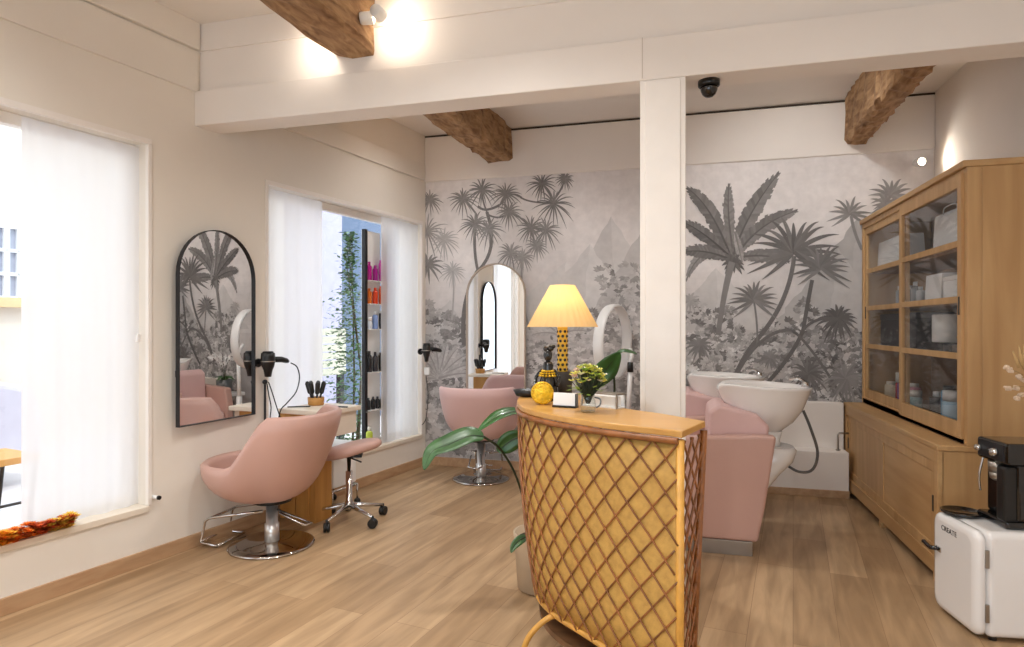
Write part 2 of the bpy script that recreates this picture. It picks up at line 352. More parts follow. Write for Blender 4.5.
def curtain(label, s0, s1, z0, z1, seed, amp=.008, d=-.045):
    rnd = random.Random(seed); n = 90; rings = []
    ph = rnd.random()*9
    for k in range(9):
        z = z0+(z1-z0)*k/8; r = []
        for i in range(n+1):
            s = s0+(s1-s0)*i/n; f = 1-.6*k/8
            r.append(L(s, d+amp*f*(sin(s*48+ph)+.6*sin(s*21+ph*2+k*.2)), z))
        rings.append(r)
    m = MB().loft(rings, True, False, False, closed=False)
    return tag(m.build('curtain', M['sheer']), label, 'curtain', None)
curtain('sheer white curtain panel filling most of the large left window', SPX(21, -.075), W1b-.003, Z1a+.01, Z1b-.02, 1, d=-.075)
curtain('sheer white curtain panel on the left half of the far window, behind the brush pot', W2a+.015, SPX(322, -.045), Z2a+.01, Z2b-.02, 2)
curtain('narrow sheer white curtain panel at the right end of the far window, beside the mural', SPX(381, -.03), W2b-.015, Z2a+.01, Z2b-.02, 3, d=-.03)
# small curtain fittings
p = LPX(155, 497, .02)
t_ = thing('curtain_rod_end', 'short white rod end with dark tip beside the lower corner of the large window', 'curtain fitting', p, WA)
MB().tube([(-.02, 0, 0), (.03, 0, 0)], .012).build('rod', M['wplast'], t_); MB().tube([(.03, 0, 0), (.042, 0, 0)], .013).build('tip', M['blk'], t_)
p = LPX(138, 338, -.02)
tag(MB().obox(p, (.02, .02, .05), WA).build('window_latch', M['wplast'], bevel=.003), 'small white latch on the right edge of the large left window', 'latch')
# orange garland lying on the sill of window 1
rnd = random.Random(4); g = MB()
sA, sB = SPX(2, -.0)-.25, SPX(76)
root = thing('flower_garland', 'garland of dried orange and brown flowers on the large window sill', 'garland', L((sA+sB)/2, .005, Z1a), WA)
cols = ['ffae2a', 'f58020', 'c4501c', 'ffc850', 'e07828']
def petal_flower(m, c, r, rnd):
    k = 9; c = Vector(c)
    for ring in range(2):
        for i in range(k):
            a = 2*pi*i/k+ring*.3; tilt = .3+.5*ring; d = Vector((cos(a)*cos(tilt), sin(a)*cos(tilt), sin(tilt))); sd = Vector((-sin(a), cos(a), 0))
            L1 = r*(1-.3*ring)
            m.add([c, c+d*L1*.55+sd*L1*.24+Vector((0,0,.002)), c+d*L1, c+d*L1*.55-sd*L1*.24+Vector((0,0,.002))], [(0, 1, 2, 3)])
bunch = {c: MB() for c in cols}
for i in range(260):
    s = rnd.uniform(sA, sB-.02); c = cols[int((s*9 + rnd.random()*1.5)) % 5]
    petal_flower(bunch[c], L(s, rnd.uniform(-.02, .04), Z1a+rnd.uniform(.01, .065)), rnd.uniform(.025, .042), rnd)
for c in cols: bunch[c].build('flower_heads', solid(c, rough=.7, noise=.3, scale=40), root, world=True)
MB().tube([L(sA+(sB-sA)*i/12, -.018+.006*sin(i), Z1a+.012) for i in range(13)], .01).build('twine', solid('8c7a58', rough=.8), root, world=True)
# ------------------------------------------------------------------ MURAL (printed wallpaper)
MV, MF, MC = [], [], []; layer = [0]
def nxt(): layer[0] += 1
def mput(pts, col):
    y = YB-.0016-.0000008*layer[0]; n = len(MV)
    for (px, py) in pts:
        p = BY(px, py, YB); MV.append((min(max(p.x, yb_left+.002), XR-.01), y, min(max(p.z, .087), 2.851)))
    MF.append(tuple(range(n, n+len(pts)))); MC.append(lin(col) if not isinstance(col, tuple) or len(col) != 3 or max(col) > 1.01 else col)
def g(v, w=0):
    v = 255-(255-v)*.86
    return lin((min(255, v+3+w), v, min(255, v-1)))
def strip(pts, ws, col):
    nxt()
    for i in range(len(pts)-1):
        (x0, y0), (x1, y1) = pts[i], pts[i+1]; dx, dy = x1-x0, y1-y0; l = sqrt(dx*dx+dy*dy)+1e-6; nx, ny = -dy/l, dx/l
        mput([(x0+nx*ws[i], y0+ny*ws[i]), (x1+nx*ws[i+1], y1+ny*ws[i+1]), (x1-nx*ws[i+1], y1-ny*ws[i+1]), (x0-nx*ws[i], y0-ny*ws[i])], col)
def bez(p, q, r, n=8): return [((1-t)**2*p[0]+2*t*(1-t)*q[0]+t*t*r[0], (1-t)**2*p[1]+2*t*(1-t)*q[1]+t*t*r[1]) for t in [i/n for i in range(n+1)]]
def blade(p, ang, ln, w, droop, v, rnd):
    q = (p[0]+cos(ang)*ln*.55, p[1]+sin(ang)*ln*.55-droop*.15*ln); r = (p[0]+cos(ang)*ln, p[1]+sin(ang)*ln+droop*ln*.45)
    pts = bez(p, q, r, 5); strip(pts, [w*.5*a for a in (.5, 1, 1, .8, .5, .05)], g(v+rnd.randint(-10, 10)))
def cluster(c, r, n, v, rnd, w=2.0, a0=0, a1=2*pi, droop=.6):
    for i in range(n):
        a = a0+(a1-a0)*(i+rnd.uniform(-.3, .3))/n; blade(c, a, r*rnd.uniform(.75, 1.1), w, droop, v, rnd)
def banana(p, q, r, w, v):
    nxt()
    pts = bez(p, q, r, 14); n = len(pts)
    for i in range(n-1):
        t = (i+.5)/(n-1); ww = w*(sin(pi*min(1, t*.95+.06))**.6)
        (x0, y0), (x1, y1) = pts[i], pts[i+1]; dx, dy = x1-x0, y1-y0; l = sqrt(dx*dx+dy*dy)+1e-6; nx, ny = -dy/l, dx/l; fx, fy = dx/l, dy/l
        for sd in (1, -1):
            for k in range(2):
                nxt(); a = k/2; bx, by = x0+dx*a, y0+dy*a; cx_, cy_ = x0+dx*(a+.5), y0+dy*(a+.5); ln = ww*random.uniform(.85, 1.1)
                mput([(bx, by), (bx+nx*sd*ln+fx*ln*.7, by+ny*sd*ln+fy*ln*.7), (cx_+nx*sd*ln*.9+fx*ln*.8, cy_+ny*sd*ln*.9+fy*ln*.8), (cx_, cy_)], g(v+random.randint(-12, 12)+(8 if sd > 0 else -6)))
    strip(pts, [1.0*(1-i/n)+.2 for i in range(n)], g(v-35))
R_ = random.Random(11)
# graded paper ground (printed tone: paler sky, greyer misty lower part), as patches
def ground(px, py):
    t = max(0, min(1, (py-210)/190)); v = 214-46*t+7*sin(px*.05)+6*sin(py*.06+px*.03); return v
nx_, ny_ = 130, 60
xa, xb_, za, zb_ = yb_left+.002, XR-.01, .087, 2.851
GN = len(MV); yg = YB-.0012; gcols = []
for j in range(ny_+1):
    for i in range(nx_+1):
        MV.append((xa+(xb_-xa)*i/nx_, yg, za+(zb_-za)*j/ny_)); 
for j in range(ny_):
    for i in range(nx_):
        q = GN+j*(nx_+1)+i; MF.append((q, q+1, q+nx_+2, q+nx_+1))
        z = za+(zb_-za)*(j+.5)/ny_; x = xa+(xb_-xa)*i/nx_
        v = 230-52*max(0, min(1, (2.15-z)/1.3))+5*sin(x*5)+5*sin(z*7+x*3); MC.append(g(v, 2))
# misty mountains
def mount(pts, v): mput(pts, g(v))
def softhill(cx, top, base, wl, wr, v0, v1, seed):
    rr_ = random.Random(seed); n = 16; prev = None
    for k in range(n+1):
        t = k/n; y = top+(base-top)*t; f = 1.35*t**.95; jl, jr = rr_.uniform(-.07, .07), rr_.uniform(-.07, .07)
        l = cx-wl*(f+jl*t**.3*.8); r_ = cx+wr*(f+jr*t**.3*.8); c = (l+r_)/2
        if prev:
            nxt()
            v = v0+(v1-v0)*t; mput([(prev[0], prev[3]), (prev[1], prev[3]), (c, y), (l, y)], g(v-5)); mput([(prev[1], prev[3]), (prev[2], prev[3]), (r_, y), (c, y)], g(v+5))
        prev = (l, c, r_, y)
softhill(566, 262, 335, 60, 50, 222, 208, 1); softhill(611, 216, 335, 44, 52, 216, 206, 2); softhill(590, 244, 335, 52, 40, 222, 208, 3); softhill(645, 226, 325, 44, 20, 208, 192, 4)
softhill(858, 218, 330, 60, 44, 184, 178, 5); softhill(838, 248, 335, 54, 40, 186, 182, 6); softhill(716, 268, 330, 40, 44, 212, 198, 7); softhill(450, 300, 345, 30, 60, 200, 190, 8)
# bushes of small leaves
bcount = [0]
def bushes(x0, x1, ytop, ybot, n, lo, hi, big=1.0):
    for i in range(n):
        bcount[0] += 1; lv = 60+(bcount[0] % 450)*9
        x = R_.uniform(x0, x1); yt = ytop(x); y = yt+(ybot-yt)*R_.random()
        v = R_.uniform(lo+4, hi+36); r = R_.uniform(4, 10)*big; a0 = R_.uniform(0, 6.28); k = R_.randint(4, 8)
        for j in range(k):
            layer[0] = lv+j; a = a0+j*.5; l = r*R_.uniform(.6, 1); w = l*.22
            tx, ty = x+cos(a)*l, y+sin(a)*l*.8; mx_, my_ = (x+tx)/2, (y+ty)/2
            mput([(x, y), (mx_-sin(a)*w, my_+cos(a)*w), (tx, ty), (mx_+sin(a)*w, my_-cos(a)*w)], g(v+R_.randint(-14, 14)))
bushes(425, 470, lambda x: 300+.6*(x-425), 462, 420, 95, 165)
bushes(455, 545, lambda x: 345, 462, 260, 105, 170)
bushes(525, 645, lambda x: 335-.35*(x-525)+8*sin(x*.2), 462, 700, 112, 190)
bushes(600, 645, lambda x: 262, 420, 200, 118, 165)
bushes(684, 870, lambda x: 318+14*sin(x*.06)+8*sin(x*.17), 470, 1500, 92, 178)
bushes(684, 760, lambda x: 335, 400, 260, 150, 200, .7)
bushes(800, 870, lambda x: 330, 400, 220, 80, 130)
# left tree
layer[0] = 60+451*9
td = 98
strip(bez((464, 345), (460, 300), (478, 271)), [2.2]*9, g(td)); strip(bez((478, 271), (500, 250), (487, 212)), [1.6]*9, g(td)); strip(bez((478, 271), (472, 245), (477, 215)), [1.4]*9, g(td))
strip(bez((478, 206), (484, 214), (500, 205)), [1.2]*9, g(td)); strip(bez((520, 197), (528, 203), (549, 203)), [.8]*9, g(td))
strip(bez((522, 262), (520, 300), (530, 330)), [1.0]*9, g(150))
for a_, b_, c_ in [((477, 215), (470, 205), (463, 199)), ((487, 212), (482, 200), (482, 190)), ((500, 205), (505, 200), (506, 194)), ((487, 214), (500, 222), (509, 212)), ((509, 212), (520, 215), (531, 228)), ((531, 228), (540, 228), (546, 230)), ((531, 230), (534, 240), (537, 246)), ((506, 196), (515, 192), (522, 198)), ((549, 203), (556, 195), (542, 184)), ((554, 200), (562, 190), (565, 179)), ((522, 262), (518, 256), (511, 253))]:
    strip(bez(a_, b_, c_), [.9]*9, g(td+8))
for (x, y, r, v) in [(463, 199, 15, 110), (482, 190, 16, 100), (506, 194, 15, 108), (542, 184, 16, 95), (565, 179, 9, 105), (554, 204, 21, 98), (509, 212, 15, 112), (475, 224, 16, 105), (489, 229, 16, 112), (531, 228, 16, 105), (546, 230, 16, 118), (537, 246, 12, 122), (511, 253, 15, 118), (523, 257, 12, 130), (430, 200, 13, 120), (427, 232, 22, 130), (444, 240, 16, 160), (453, 271, 14, 165)]:
    cluster((x, y), r*1.08, 20, v+20, R_, 1.45)
cluster((428, 265), 20, 14, 125, R_, 2.4)
strip(bez((453, 271), (455, 290), (452, 320)), [.8]*9, g(165))
for k in range(11):                         # big pale leaves low on the left
    a = -pi*1.05+k*.32; banana((440, 378), (440+cos(a)*20, 378+sin(a)*20-5), (440+cos(a)*36, 378+sin(a)*34), 4, 178)
for k in range(7):
    a = -pi+k*.5; banana((560, 335), (560+cos(a)*14, 335+sin(a)*16-5), (560+cos(a)*28, 335+sin(a)*24), 3.5, 192)
# right palms
banana((731, 258), (700, 240), (686, 281), 5, 135)
banana((731, 258), (712, 205), (687, 188), 8, 105); banana((731, 258), (705, 232), (683, 222), 7, 92); banana((731, 260), (705, 248), (683, 252), 7, 100)
banana((734, 256), (726, 215), (729, 184), 6, 118); banana((734, 254), (745, 215), (779, 173), 9, 108); banana((736, 256), (758, 222), (797, 211), 8, 112); banana((736, 258), (765, 252), (789, 262), 7, 112)
banana((735, 232), (738, 245), (742, 262), 4, 150)
cluster((733, 262), 12, 14, 85, R_, 4)
strip(bez((732, 262), (724, 290), (718, 335)), [3.4, 3.3, 3.1, 3, 2.8, 2.7, 2.6, 2.6, 2.6], g(120))
def spiky(c, r, n, v, w=3): 
    for i in range(n):
        a = -pi*1.25+1.5*pi*(i+.5)/n+R_.uniform(-.06, .06); l = r*R_.uniform(.85, 1.15)
        pts = bez(c, (c[0]+cos(a)*l*.6, c[1]+sin(a)*l*.7), (c[0]+cos(a)*l*1.02, c[1]+sin(a)*l*.85+l*.12), 7)
        strip(pts, [w*.5*k for k in (.8, 1, 1, .9, .75, .5, .3, .05)], g(v+R_.randint(-14, 14)))
strip(bez((794, 256), (790, 300), (760, 336), 10)+bez((760, 336), (745, 352), (735, 376), 6), [2.2]*18, g(95))
spiky((794, 252), 46, 19, 95, 4.6)
strip(bez((812, 280), (808, 300), (803, 330), 8)+bez((803, 330), (795, 352), (768, 382), 8), [2.0]*18, g(82))
spiky((821, 268), 30, 17, 108, 3.6)
spiky((754, 300), 26, 17, 112, 3.2); strip(bez((754, 302), (758, 325), (757, 345)), [1]*9, g(115))
spiky((850, 214), 22, 12, 128, 3); strip(bez((851, 216), (853, 232), (862, 250)), [1.6]*9, g(128))
spiky((891, 196), 24, 13, 138, 3.6); spiky((886, 204), 16, 9, 130, 3)
cluster((838, 319), 22, 22, 84, R_, 3.2); strip(bez((838, 319), (815, 315), (803, 330)), [1.4]*9, g(90))
strip(bez((738, 372), (762, 328), (792, 330), 10), [1.6]*11, g(100)); strip(bez((792, 330), (812, 345), (846, 404), 10), [1.3]*11, g(92))
cluster((808, 374), 22, 22, 98, R_, 2.8); cluster((846, 378), 24, 24, 130, R_, 3); cluster((770, 358), 12, 14, 125, R_, 2.4)
cluster((700, 345), 14, 16, 120, R_, 3); cluster((690, 300), 12, 12, 165, R_, 2.5)
me = bpy.data.meshes.new('wallpaper'); me.from_pydata(MV, [], MF); me.update()
ca = me.color_attributes.new('Col', 'FLOAT_COLOR', 'CORNER'); buf = []
for pl in me.polygons:
    c = MC[pl.index]
    for _ in range(pl.loop_total): buf += [c[0], c[1], c[2], 1.0]
ca.data.foreach_set('color', buf); me.materials.append(M['mural'])
wp = bpy.data.objects.new('wallpaper', me); C.objects.link(wp); wp.parent = wall_back; wp['label'] = 'grey printed jungle mural with palms and misty hills'
# the mural ground sits on the wall: tiny seam lines of the boards
# ------------------------------------------------------------------ arched mirrors
def arch_poly(w, h, n=20):
    r = w/2; return [(-r, 0), (r, 0)]+[(r*cos(pi*i/n), h-r+r*sin(pi*i/n)) for i in range(n+1)]
def arched_mirror(label, loc, rz, w, h, fmat, fw=.012):
    # local: x across, y = depth (front at -y), z up
    t = thing('arched_mirror', label, 'mirror', loc, rz); po = arch_poly(w, h); pi_ = arch_poly(w-2*fw, h-2*fw)
    fn = lambda v: Vector((v.x, v.z, v.y))
    MB().prism(po, -.012, 0, fn=fn).build('backing', fmat, t)
    n = len(po); vs = []
    for y in (-.03, -.012): vs += [Vector((a, y, b)) for a, b in po]+[Vector((a, y, b+fw)) for a, b in pi_]
    fs = []
    for i in range(n):
        j = (i+1) % n; fs += [(i, j, n+j, n+i), (2*n+i, 3*n+i, 3*n+j, 2*n+j), (i, 2*n+i, 2*n+j, j), (n+i, n+j, 3*n+j, 3*n+i)]
    MB().add(vs, fs).build('frame', fmat, t)
    MB().add([Vector((a, -.0135, b+fw)) for a, b in pi_], [tuple(range(n))]).build('mirror_glass', M['mirror'], t)
    return t
sa, sb = SPX(174.5), SPX(251); pz = LPX(174.5, 426).z
MR = math.radians(4.2); md = Vector((cos(WA+pi/2+MR), sin(WA+pi/2+MR), 0)); mw_ = (sb-sa)*1.0+.035; far_e = L(sb, .012, pz)
lm_ = arched_mirror('tall arched wall mirror with thin black frame between the two windows', far_e-md*mw_/2, WA+pi/2+MR, mw_, 2.02-pz, M['dark'], .0045)
MB().box(-mw_/2+.03, -mw_/2+.06, 0, .04, .3, .34).build('wall_spacer', M['dark'], lm_)
pa, pb = BY(468, 400, YB), BY(528, 400, YB)
arched_mirror('arched mirror with pale taupe frame on the mural wall behind the far pink chair', ((pa.x+pb.x)/2, YB-.05, .60), math.radians(-3.8), pb.x-pa.x, BY(498, 264, YB).z-.60, mat('taupe_frame', 'b9a897', .4))
# ------------------------------------------------------------------ salon chairs
def sst(x): x = max(0, min(1, x)); return x*x*(3-2*x)
def salon_chair(label, loc, rz, zb=.29, pinkm='pink', Rf=.42, Rs=.36, Rb=.37, zf=.54, zk=.85, lever=True):
    # local: seat faces +x
    t = thing('salon_chair', label, 'chair', loc, rz, None)
    MB().lathe([(0, 0), (.25, 0), (.262, .004), (.262, .012), (.25, .018), (.2, .022), (.06, .026), (.05, .032), (0, .032)], n=48).build('base', M['chromedisc'], t)
    MB().lathe([(.045, .03), (.045, .14), (.036, .142), (.036, zb+.04)], n=24).build('column', M['column'], t)
    n = 48
    def rim(th):
        c = cos(th); k = sst((-c+.22)/.62); return zf+(zk-zf)*k
    def RR(th):
        c, s_ = cos(th), sin(th); a = Rf if c > 0 else Rb
        return 1/((abs(c)/a)**2.3+(abs(s_)/Rs)**2.3)**(1/2.3)
    def pt(th, t_, off=0):
        zr = rim(th); R = RR(th)
        u = t_*pi/2; r = (R-off)*sin(u)**.85; hz = (zr-zb)
        z = zb+off+(hz-off)*(1-cos(u))**1.0
        z = zb+off+(hz-off)*((1-cos(u))**1.15)
        lean = -.06*sst((z-.5)/.4)
        return Vector((r*cos(th)+lean, r*sin(th), z))
    rings = []
    for k in range(13): rings.append([pt(2*pi*j/n, .02+.98*k/12) for j in range(n)])
    rings.append([pt(2*pi*j/n, 1)*1.0+Vector((-cos(2*pi*j/n)*.02, -sin(2*pi*j/n)*.02, .018)) for j in range(n)])
    rings.append([pt(2*pi*j/n, 1)+Vector((-cos(2*pi*j/n)*.045, -sin(2*pi*j/n)*.045, .004)) for j in range(n)])
    for k in range(10, 1, -1): rings.append([pt(2*pi*j/n, k/10.5, .055) for j in range(n)])
    MB().loft(rings).build('shell', M[pinkm], t)
    cz = zf-.035; c = MB(); pr = [(0, cz-.1), (.26, cz-.09), (.285, cz-.05), (.28, cz-.01), (.24, cz+.01), (0, cz+.02)]
    c.lathe(pr, n=40, sx=1.0, sy=.93); c.build('seat_cushion', M[pinkm], t)
    MB().lathe([(.12, zb-.006), (.12, zb+.02)], n=24).build('mounting_plate', M['blk'], t)
    # foot rest : two bars out of the column, down to a cross bar near the floor
    f = MB()
    for s_ in (-.13, .13):
        f.tube([(.02, s_*.5, .235), (.20, s_, .215), (.36, s_, .185), (.39, s_, .165), (.42, s_, .035), (.41, s_, .02), (.30, s_, .016)], .009)
    f.tube([(.42, -.13, .035), (.42, .13, .035)], .009).tube([(.30, -.13, .016), (.30, .13, .016)], .009).tube([(.37, -.13, .18), (.37, .13, .18)], .009)
    f.build('foot_rest', M['chrome'], t)
    if lever: MB().tube([(-.02, 0, .235), (-.2, -.05, .16), (-.27, -.02, .155), (-.27, .06, .165), (-.1, .07, .235)], .007).build('pump_lever', M['chrome'], t)
    return t
c1 = cam2w((272-512)/620*3.96, 3.96); dirw = atan2(-WN.y, -WN.x)
salon_chair('pink bucket salon chair in front of the tall arched wall mirror', (c1.x, c1.y, 0), dirw+.22)
c2 = cam2w((481-512)/620*5.67, 5.67)
salon_chair('pink bucket salon chair seen from behind, facing the taupe mirror on the mural wall', (c2.x, c2.y, 0), pi/2+.12, pinkm='lilac', zb=.36, zf=.6, Rf=.34)
# ------------------------------------------------------------------ stool
sc = cam2w((349-512)/620*4.45, 4.45)
st = thing('rolling_stool', 'pink rolling stool with chrome five-star base beside the near salon chair', 'stool', (sc.x, sc.y, 0), A+.15)
for i in range(5):
    a = 2*pi*i/5+.45; ex, ey = cos(a), sin(a)
    lg = MB().tube([(.02*ex, .02*ey, .115), (.14*ex, .14*ey, .095), (.255*ex, .255*ey, .075)], [.02, .014, .011], 8).build('leg', M['chrome'], st)
    cs = MB().lathe([(.027, -.022), (.033, -.018), (.033, -.004), (.02, 0), (.033, .004), (.033, .018), (.027, .022)], c=(.26*ex, .26*ey, .034), n=20, Mx=Matrix.Rotation(a+.6, 3, 'Z') @ Matrix.Rotation(pi/2, 3, 'X'))
    cs.tube([(.26*ex, .26*ey, .04), (.26*ex, .26*ey, .085)], .008); cs.build('caster', M['blk'], lg)
MB().lathe([(.03, .09), (.03, .14), (.024, .145), (.024, .36), (.015, .362), (.015, .47)], n=20).build('gas_column', M['chrome'], st)
MB().obox((.01, 0, .476), (.17, .13, .02)).tube([(0, -.05, .47), (.1, -.16, .455)], .006).build('seat_plate', M['blk'], st, bevel=.004)
m = MB(); rings = []
for (k, z) in [(.9, .487), (1, .50), (1.0, .525), (.9, .545), (.5, .552), (.05, .55)]:
    rings.append([Vector((.205*k*cos(q)*(1+.12*cos(2*q)), .17*k*sin(q), z+.05*(cos(q)*k*.9)*1.0)) for q in [2*pi*j/36 for j in range(36)]])
m.loft(rings).build('seat', M['pink'], st)
# ------------------------------------------------------------------ styling station under window 2
sS = SPX(283); lf = lambda a, b, c: L(a, b, c)
stn = thing('styling_station', 'wooden styling station with cream counter under the far window', 'cabinet', L(sS+.2, .25, 0), WA)
S0, S1 = sS-.05, sS+.34
def wb(m, a, b, c, d, e, f): return m.box(a, b, c, d, e, f, fn=lf)
wb(MB(), S0, S0+.17, .02, .36, 0, .765).build('body', M['orangew'], stn, world=True, bevel=.004)
wb(MB(), S0-.012, S0, .05, .18, .03, .74).build('door', M['orangew'], stn, world=True, bevel=.003)
wb(MB(), S0-.012, S0, .19, .31, .03, .74).build('door', M['orangew'], stn, world=True, bevel=.003)
wb(MB(), S0-.02, S1+.01, .02, .44, .765, .80).build('countertop', M['cream'], stn, world=True, bevel=.005)
wb(MB(), S0+.02, S1-.02, .34, .42, .60, .765).build('drawer_box', M['cream'], stn, world=True, bevel=.004)
# brush pot
pp = G(316, 405, .80); bp_ = thing('brush_pot', 'small wooden pot full of black round hairbrushes on the styling station', 'pot', (pp.x, pp.y, .80))
MB().lathe([(.05, 0), (.058, .005), (.062, .06), (.056, .06), (.05, .01), (0, .01)], n=24).build('pot', M['orangew'], bp_)
for i in range(7):
    a = 2*pi*i/7; r = .035; tx, ty = cos(a), sin(a)*.8
    b = MB().tube([(r*tx*.6, r*ty*.6, .015), (r*tx*1.3, r*ty*1.3, .09)], .007).tube([(r*tx*1.3, r*ty*1.3, .085), (r*tx*1.35, r*ty*1.35, .095), (r*tx*1.9, r*ty*1.9, .165), (r*tx*2.0, r*ty*2.0, .18)], [.008, .017, .018, .009], 10)
    tag(b.tf(Matrix.Translation((pp.x, pp.y, .80))).build('hairbrush', M['blk']), 'black round hairbrush standing in the wooden pot', 'hairbrush', 'hairbrushes in the wooden pot')
for i, (px, py, a, lb_) in enumerate([(299, 407, .2, 'black comb lying left of the brush pot'), (338, 407, -.3, 'black comb lying right of the brush pot')]):
    q = G(px, py, .80); mm = MB().obox((q.x, q.y, .8035), (.16, .014, .007), a+A)
    for k in range(22):
        o_ = Matrix.Rotation(a+A, 3, 'Z') @ Vector((-.075+k*.007, -.016, 0)); mm.obox((q.x+o_.x, q.y+o_.y, .8035), (.003, .022, .005), a+A)
    tag(mm.build('comb', M['blk']), lb_, 'comb')
# white drawer trolley
tp = cam2w((333-512)/620*4.80, 4.80)
tr = thing('drawer_trolley', 'white two-drawer trolley on a chrome frame behind the rolling stool', 'trolley', (tp.x, tp.y, 0), WA)
MB().box(-.12, .12, -.13, .13, .18, .50).build('body', M['wplast'], tr, bevel=.01)
for z in (.2, .345):
    dd = MB().box(-.11, .11, -.142, -.13, z, z+.13).build('drawer', M['wplast'], tr, bevel=.008); MB().box(-.05, .05, -.154, -.142, z+.09, z+.105).build('handle', M['wplast'], dd)
f = MB().tube([(-.12, -.14, .16), (.12, -.14, .16), (.12, .14, .16), (-.12, .14, .16)], .009, closed=True)
for x, y in ((-.12, -.14), (.12, -.14), (.12, .14), (-.12, .14)): f.tube([(x, y, .165), (x, y, .04)], .008)
f.build('frame', M['chrome'], tr)
for x, y in ((-.12, -.14), (.12, -.14), (.12, .14), (-.12, .14)): MB().ball((x, y, .026), .026).build('caster', M['blk'], tr)
# ------------------------------------------------------------------ hair dryers
def dryer(label, c, sc, stand):
    t = thing('hair_dryer', label, 'hair dryer', c, WA)
    d = MB().lathe([(.034, .095), (.046, .09), (.048, .06), (.048, .03), (.042, 0), (.03, -.03), (.022, -.075), (0, -.075)], n=24, sx=sc, sy=sc); d.build('barrel', M['blk'], t)
    MB().lathe([(.0495, .03), (.0495, .036)], n=24).build('ring', M['steel'], t)
    MB().tube([(0, .03, .045), (0, .12, .04), (0, .165, .03), (0, .185, .022)], [.02, .021, .019, .012], 12).build('handle', M['blk'], t)
    MB().lathe([(.04, .096), (.03, .103), (0, .103)], n=24).build('filter_cap', M['dark'], t)
    MB().tube([(-.075, 0, .02), (-.04, 0, .02)], .012).lathe([(.03, 0), (.03, .01)], c=(-.1, 0, .02), Mx=Matrix.Rotation(pi/2, 3, 'Y')).tube([(-.1, 0, .02), (-.07, 0, .02)], .008).build('wall_bracket', M['blk'], t)
    return t
q = LPX(268, 366, .10); dr = dryer('black hair dryer held nose down on the wall, left of the brush pot', q, 1, True)
def at(px, py, d=.10): return LPX(px, py, d)
cb = MB().tube(smooth_path([at(291, 363), at(297, 367), at(299.5, 378), at(296, 392), at(287, 403), at(280, 412), at(277, 436)]), .0045, 6)
cb.tube(smooth_path([at(268.5, 382), at(272, 392), at(277, 408), at(283, 426), at(284, 436)]), .004, 6)
cb.tube(smooth_path([at(267, 384, .05), at(269, 396, .05), at(271, 408, .05), at(269, 424, .05), at(266, 440, .05)]), .004, 6)
cb.build('cable', M['dark'], dr, world=True)
MB().tube([at(265, 381, .02), at(265, 452, .02)], .008).ball(at(265, 382, .03), .018).build('holder_rod', M['dark'], dr, world=True)
q = LPX(424.5, 354, .09); q = D(426.5, 354, 6.0); d2 = dryer('black hair dryer hanging at the edge of the mural beside the far window', q, .8, False)
d2.rotation_euler.z = WA-.3
MB().obox(D(427, 371, 6.02), (.05, .03, .07), 0).build('cable_box', M['wplast'], d2, world=True)
MB().tube(smooth_path([D(426, 376, 6.02), D(428, 395, 6.02), D(426, 418, 6.02), D(422, 425, 6.02)]), .004).build('cable', M['dark'], d2, world=True)
# ------------------------------------------------------------------ product rack in window 2
dS = -.095
def SP(px, py): return LPX(px, py, dS)
rk = thing('product_rack', 'slim black post rack with clear shelves of hair products in the far window', 'shelf', L(SPX(373, dS), dS, Z2a), WA)
a0, a1 = SPX(366, dS), SPX(384, dS)
post = MB(); wb(post, a0-.035, a0, dS-.02, dS+.02, Z2a, SP(364, 229).z); post.build('post', M['dark'], rk, world=True, bevel=.003)
post = MB(); wb(post, a1, a1+.02, dS-.02, dS+.02, Z2a, SP(364, 229).z); post.build('post', M['dark'], rk, world=True, bevel=.003)
wb(MB(), a0, a1, dS-.05, dS-.044, Z2a+.02, SP(364, 229).z).build('back_panel', M['wplast'], rk, world=True)
shelf_y = [281, 304, 329, 371.5, 409]
zs = [SP(374, y).z for y in shelf_y]
for z in zs: wb(MB(), a0, a1, dS-.045, dS+.045, z-.008, z).build('shelf', M['wplast'], rk, world=True)
wb(MB(), a0-.03, a1, dS-.04, dS+.04, zs[-1]-.012, zs[-1]-.009).build('shelf_rail', M['steel'], rk, world=True)
def bottle_mesh(kind, r, h):
    if kind == 'tall': return [(r*.9, 0), (r, .006), (r, h*.72), (r*.85, h*.78), (r*.5, h*.82)], [(r*.5, h*.82), (r*.5, h), (0, h)]
    if kind == 'tube': return [(r*.8, 0), (r, h*.2), (r, h*.8), (r*.9, h*.86)], [(r*.75, h*.86), (r*.7, h), (0, h)]
    return [(r*.95, 0), (r, .004), (r, h*.62), (r*.9, h*.68)], [(r*.95, h*.68), (r*.95, h), (0, h)]
def bottle(name, label, p, kind, r, h, col, cap, group=None, cat='bottle'):
    t = thing(name, label, cat, p, 0, group); a, b = bottle_mesh(kind, r, h)
    MB().lathe(a, n=16).build('body', solid(col, rough=.25), t); MB().lathe(b, n=16).build('cap', solid(cap, rough=.3), t); return t
rows = [(zs[0], 'magenta', [('c3178f', 'tall', .024, .17), ('a8128c', 'tall', .024, .145), ('e255c4', 'tube', .022, .20)]),
        (zs[1], 'orange', [('e0701f', 'tall', .025, .14), ('d8441c', 'tall', .025, .15), ('ef6a3c', 'tube', .022, .17)]),
        (zs[2], 'white and blue', [('dfe6ef', 'jar', .028, .11), ('8aa4d8', 'tall', .025, .16), ('2f3138', 'tube', .02, .17)]),
        (zs[3], 'black', [('26262a', 'tall', .026, .19), ('3a3a40', 'tall', .024, .18), ('1b1b1e', 'tube', .024, .17)]),
        (zs[4], 'small dark', [('2c2f33', 'tall', .02, .11), ('1c1d20', 'tall', .02, .115), ('2a2b30', 'tall', .02, .11), ('222', 'tall', .02, .105)])]
wn = ['left', 'middle', 'right', 'rightmost']
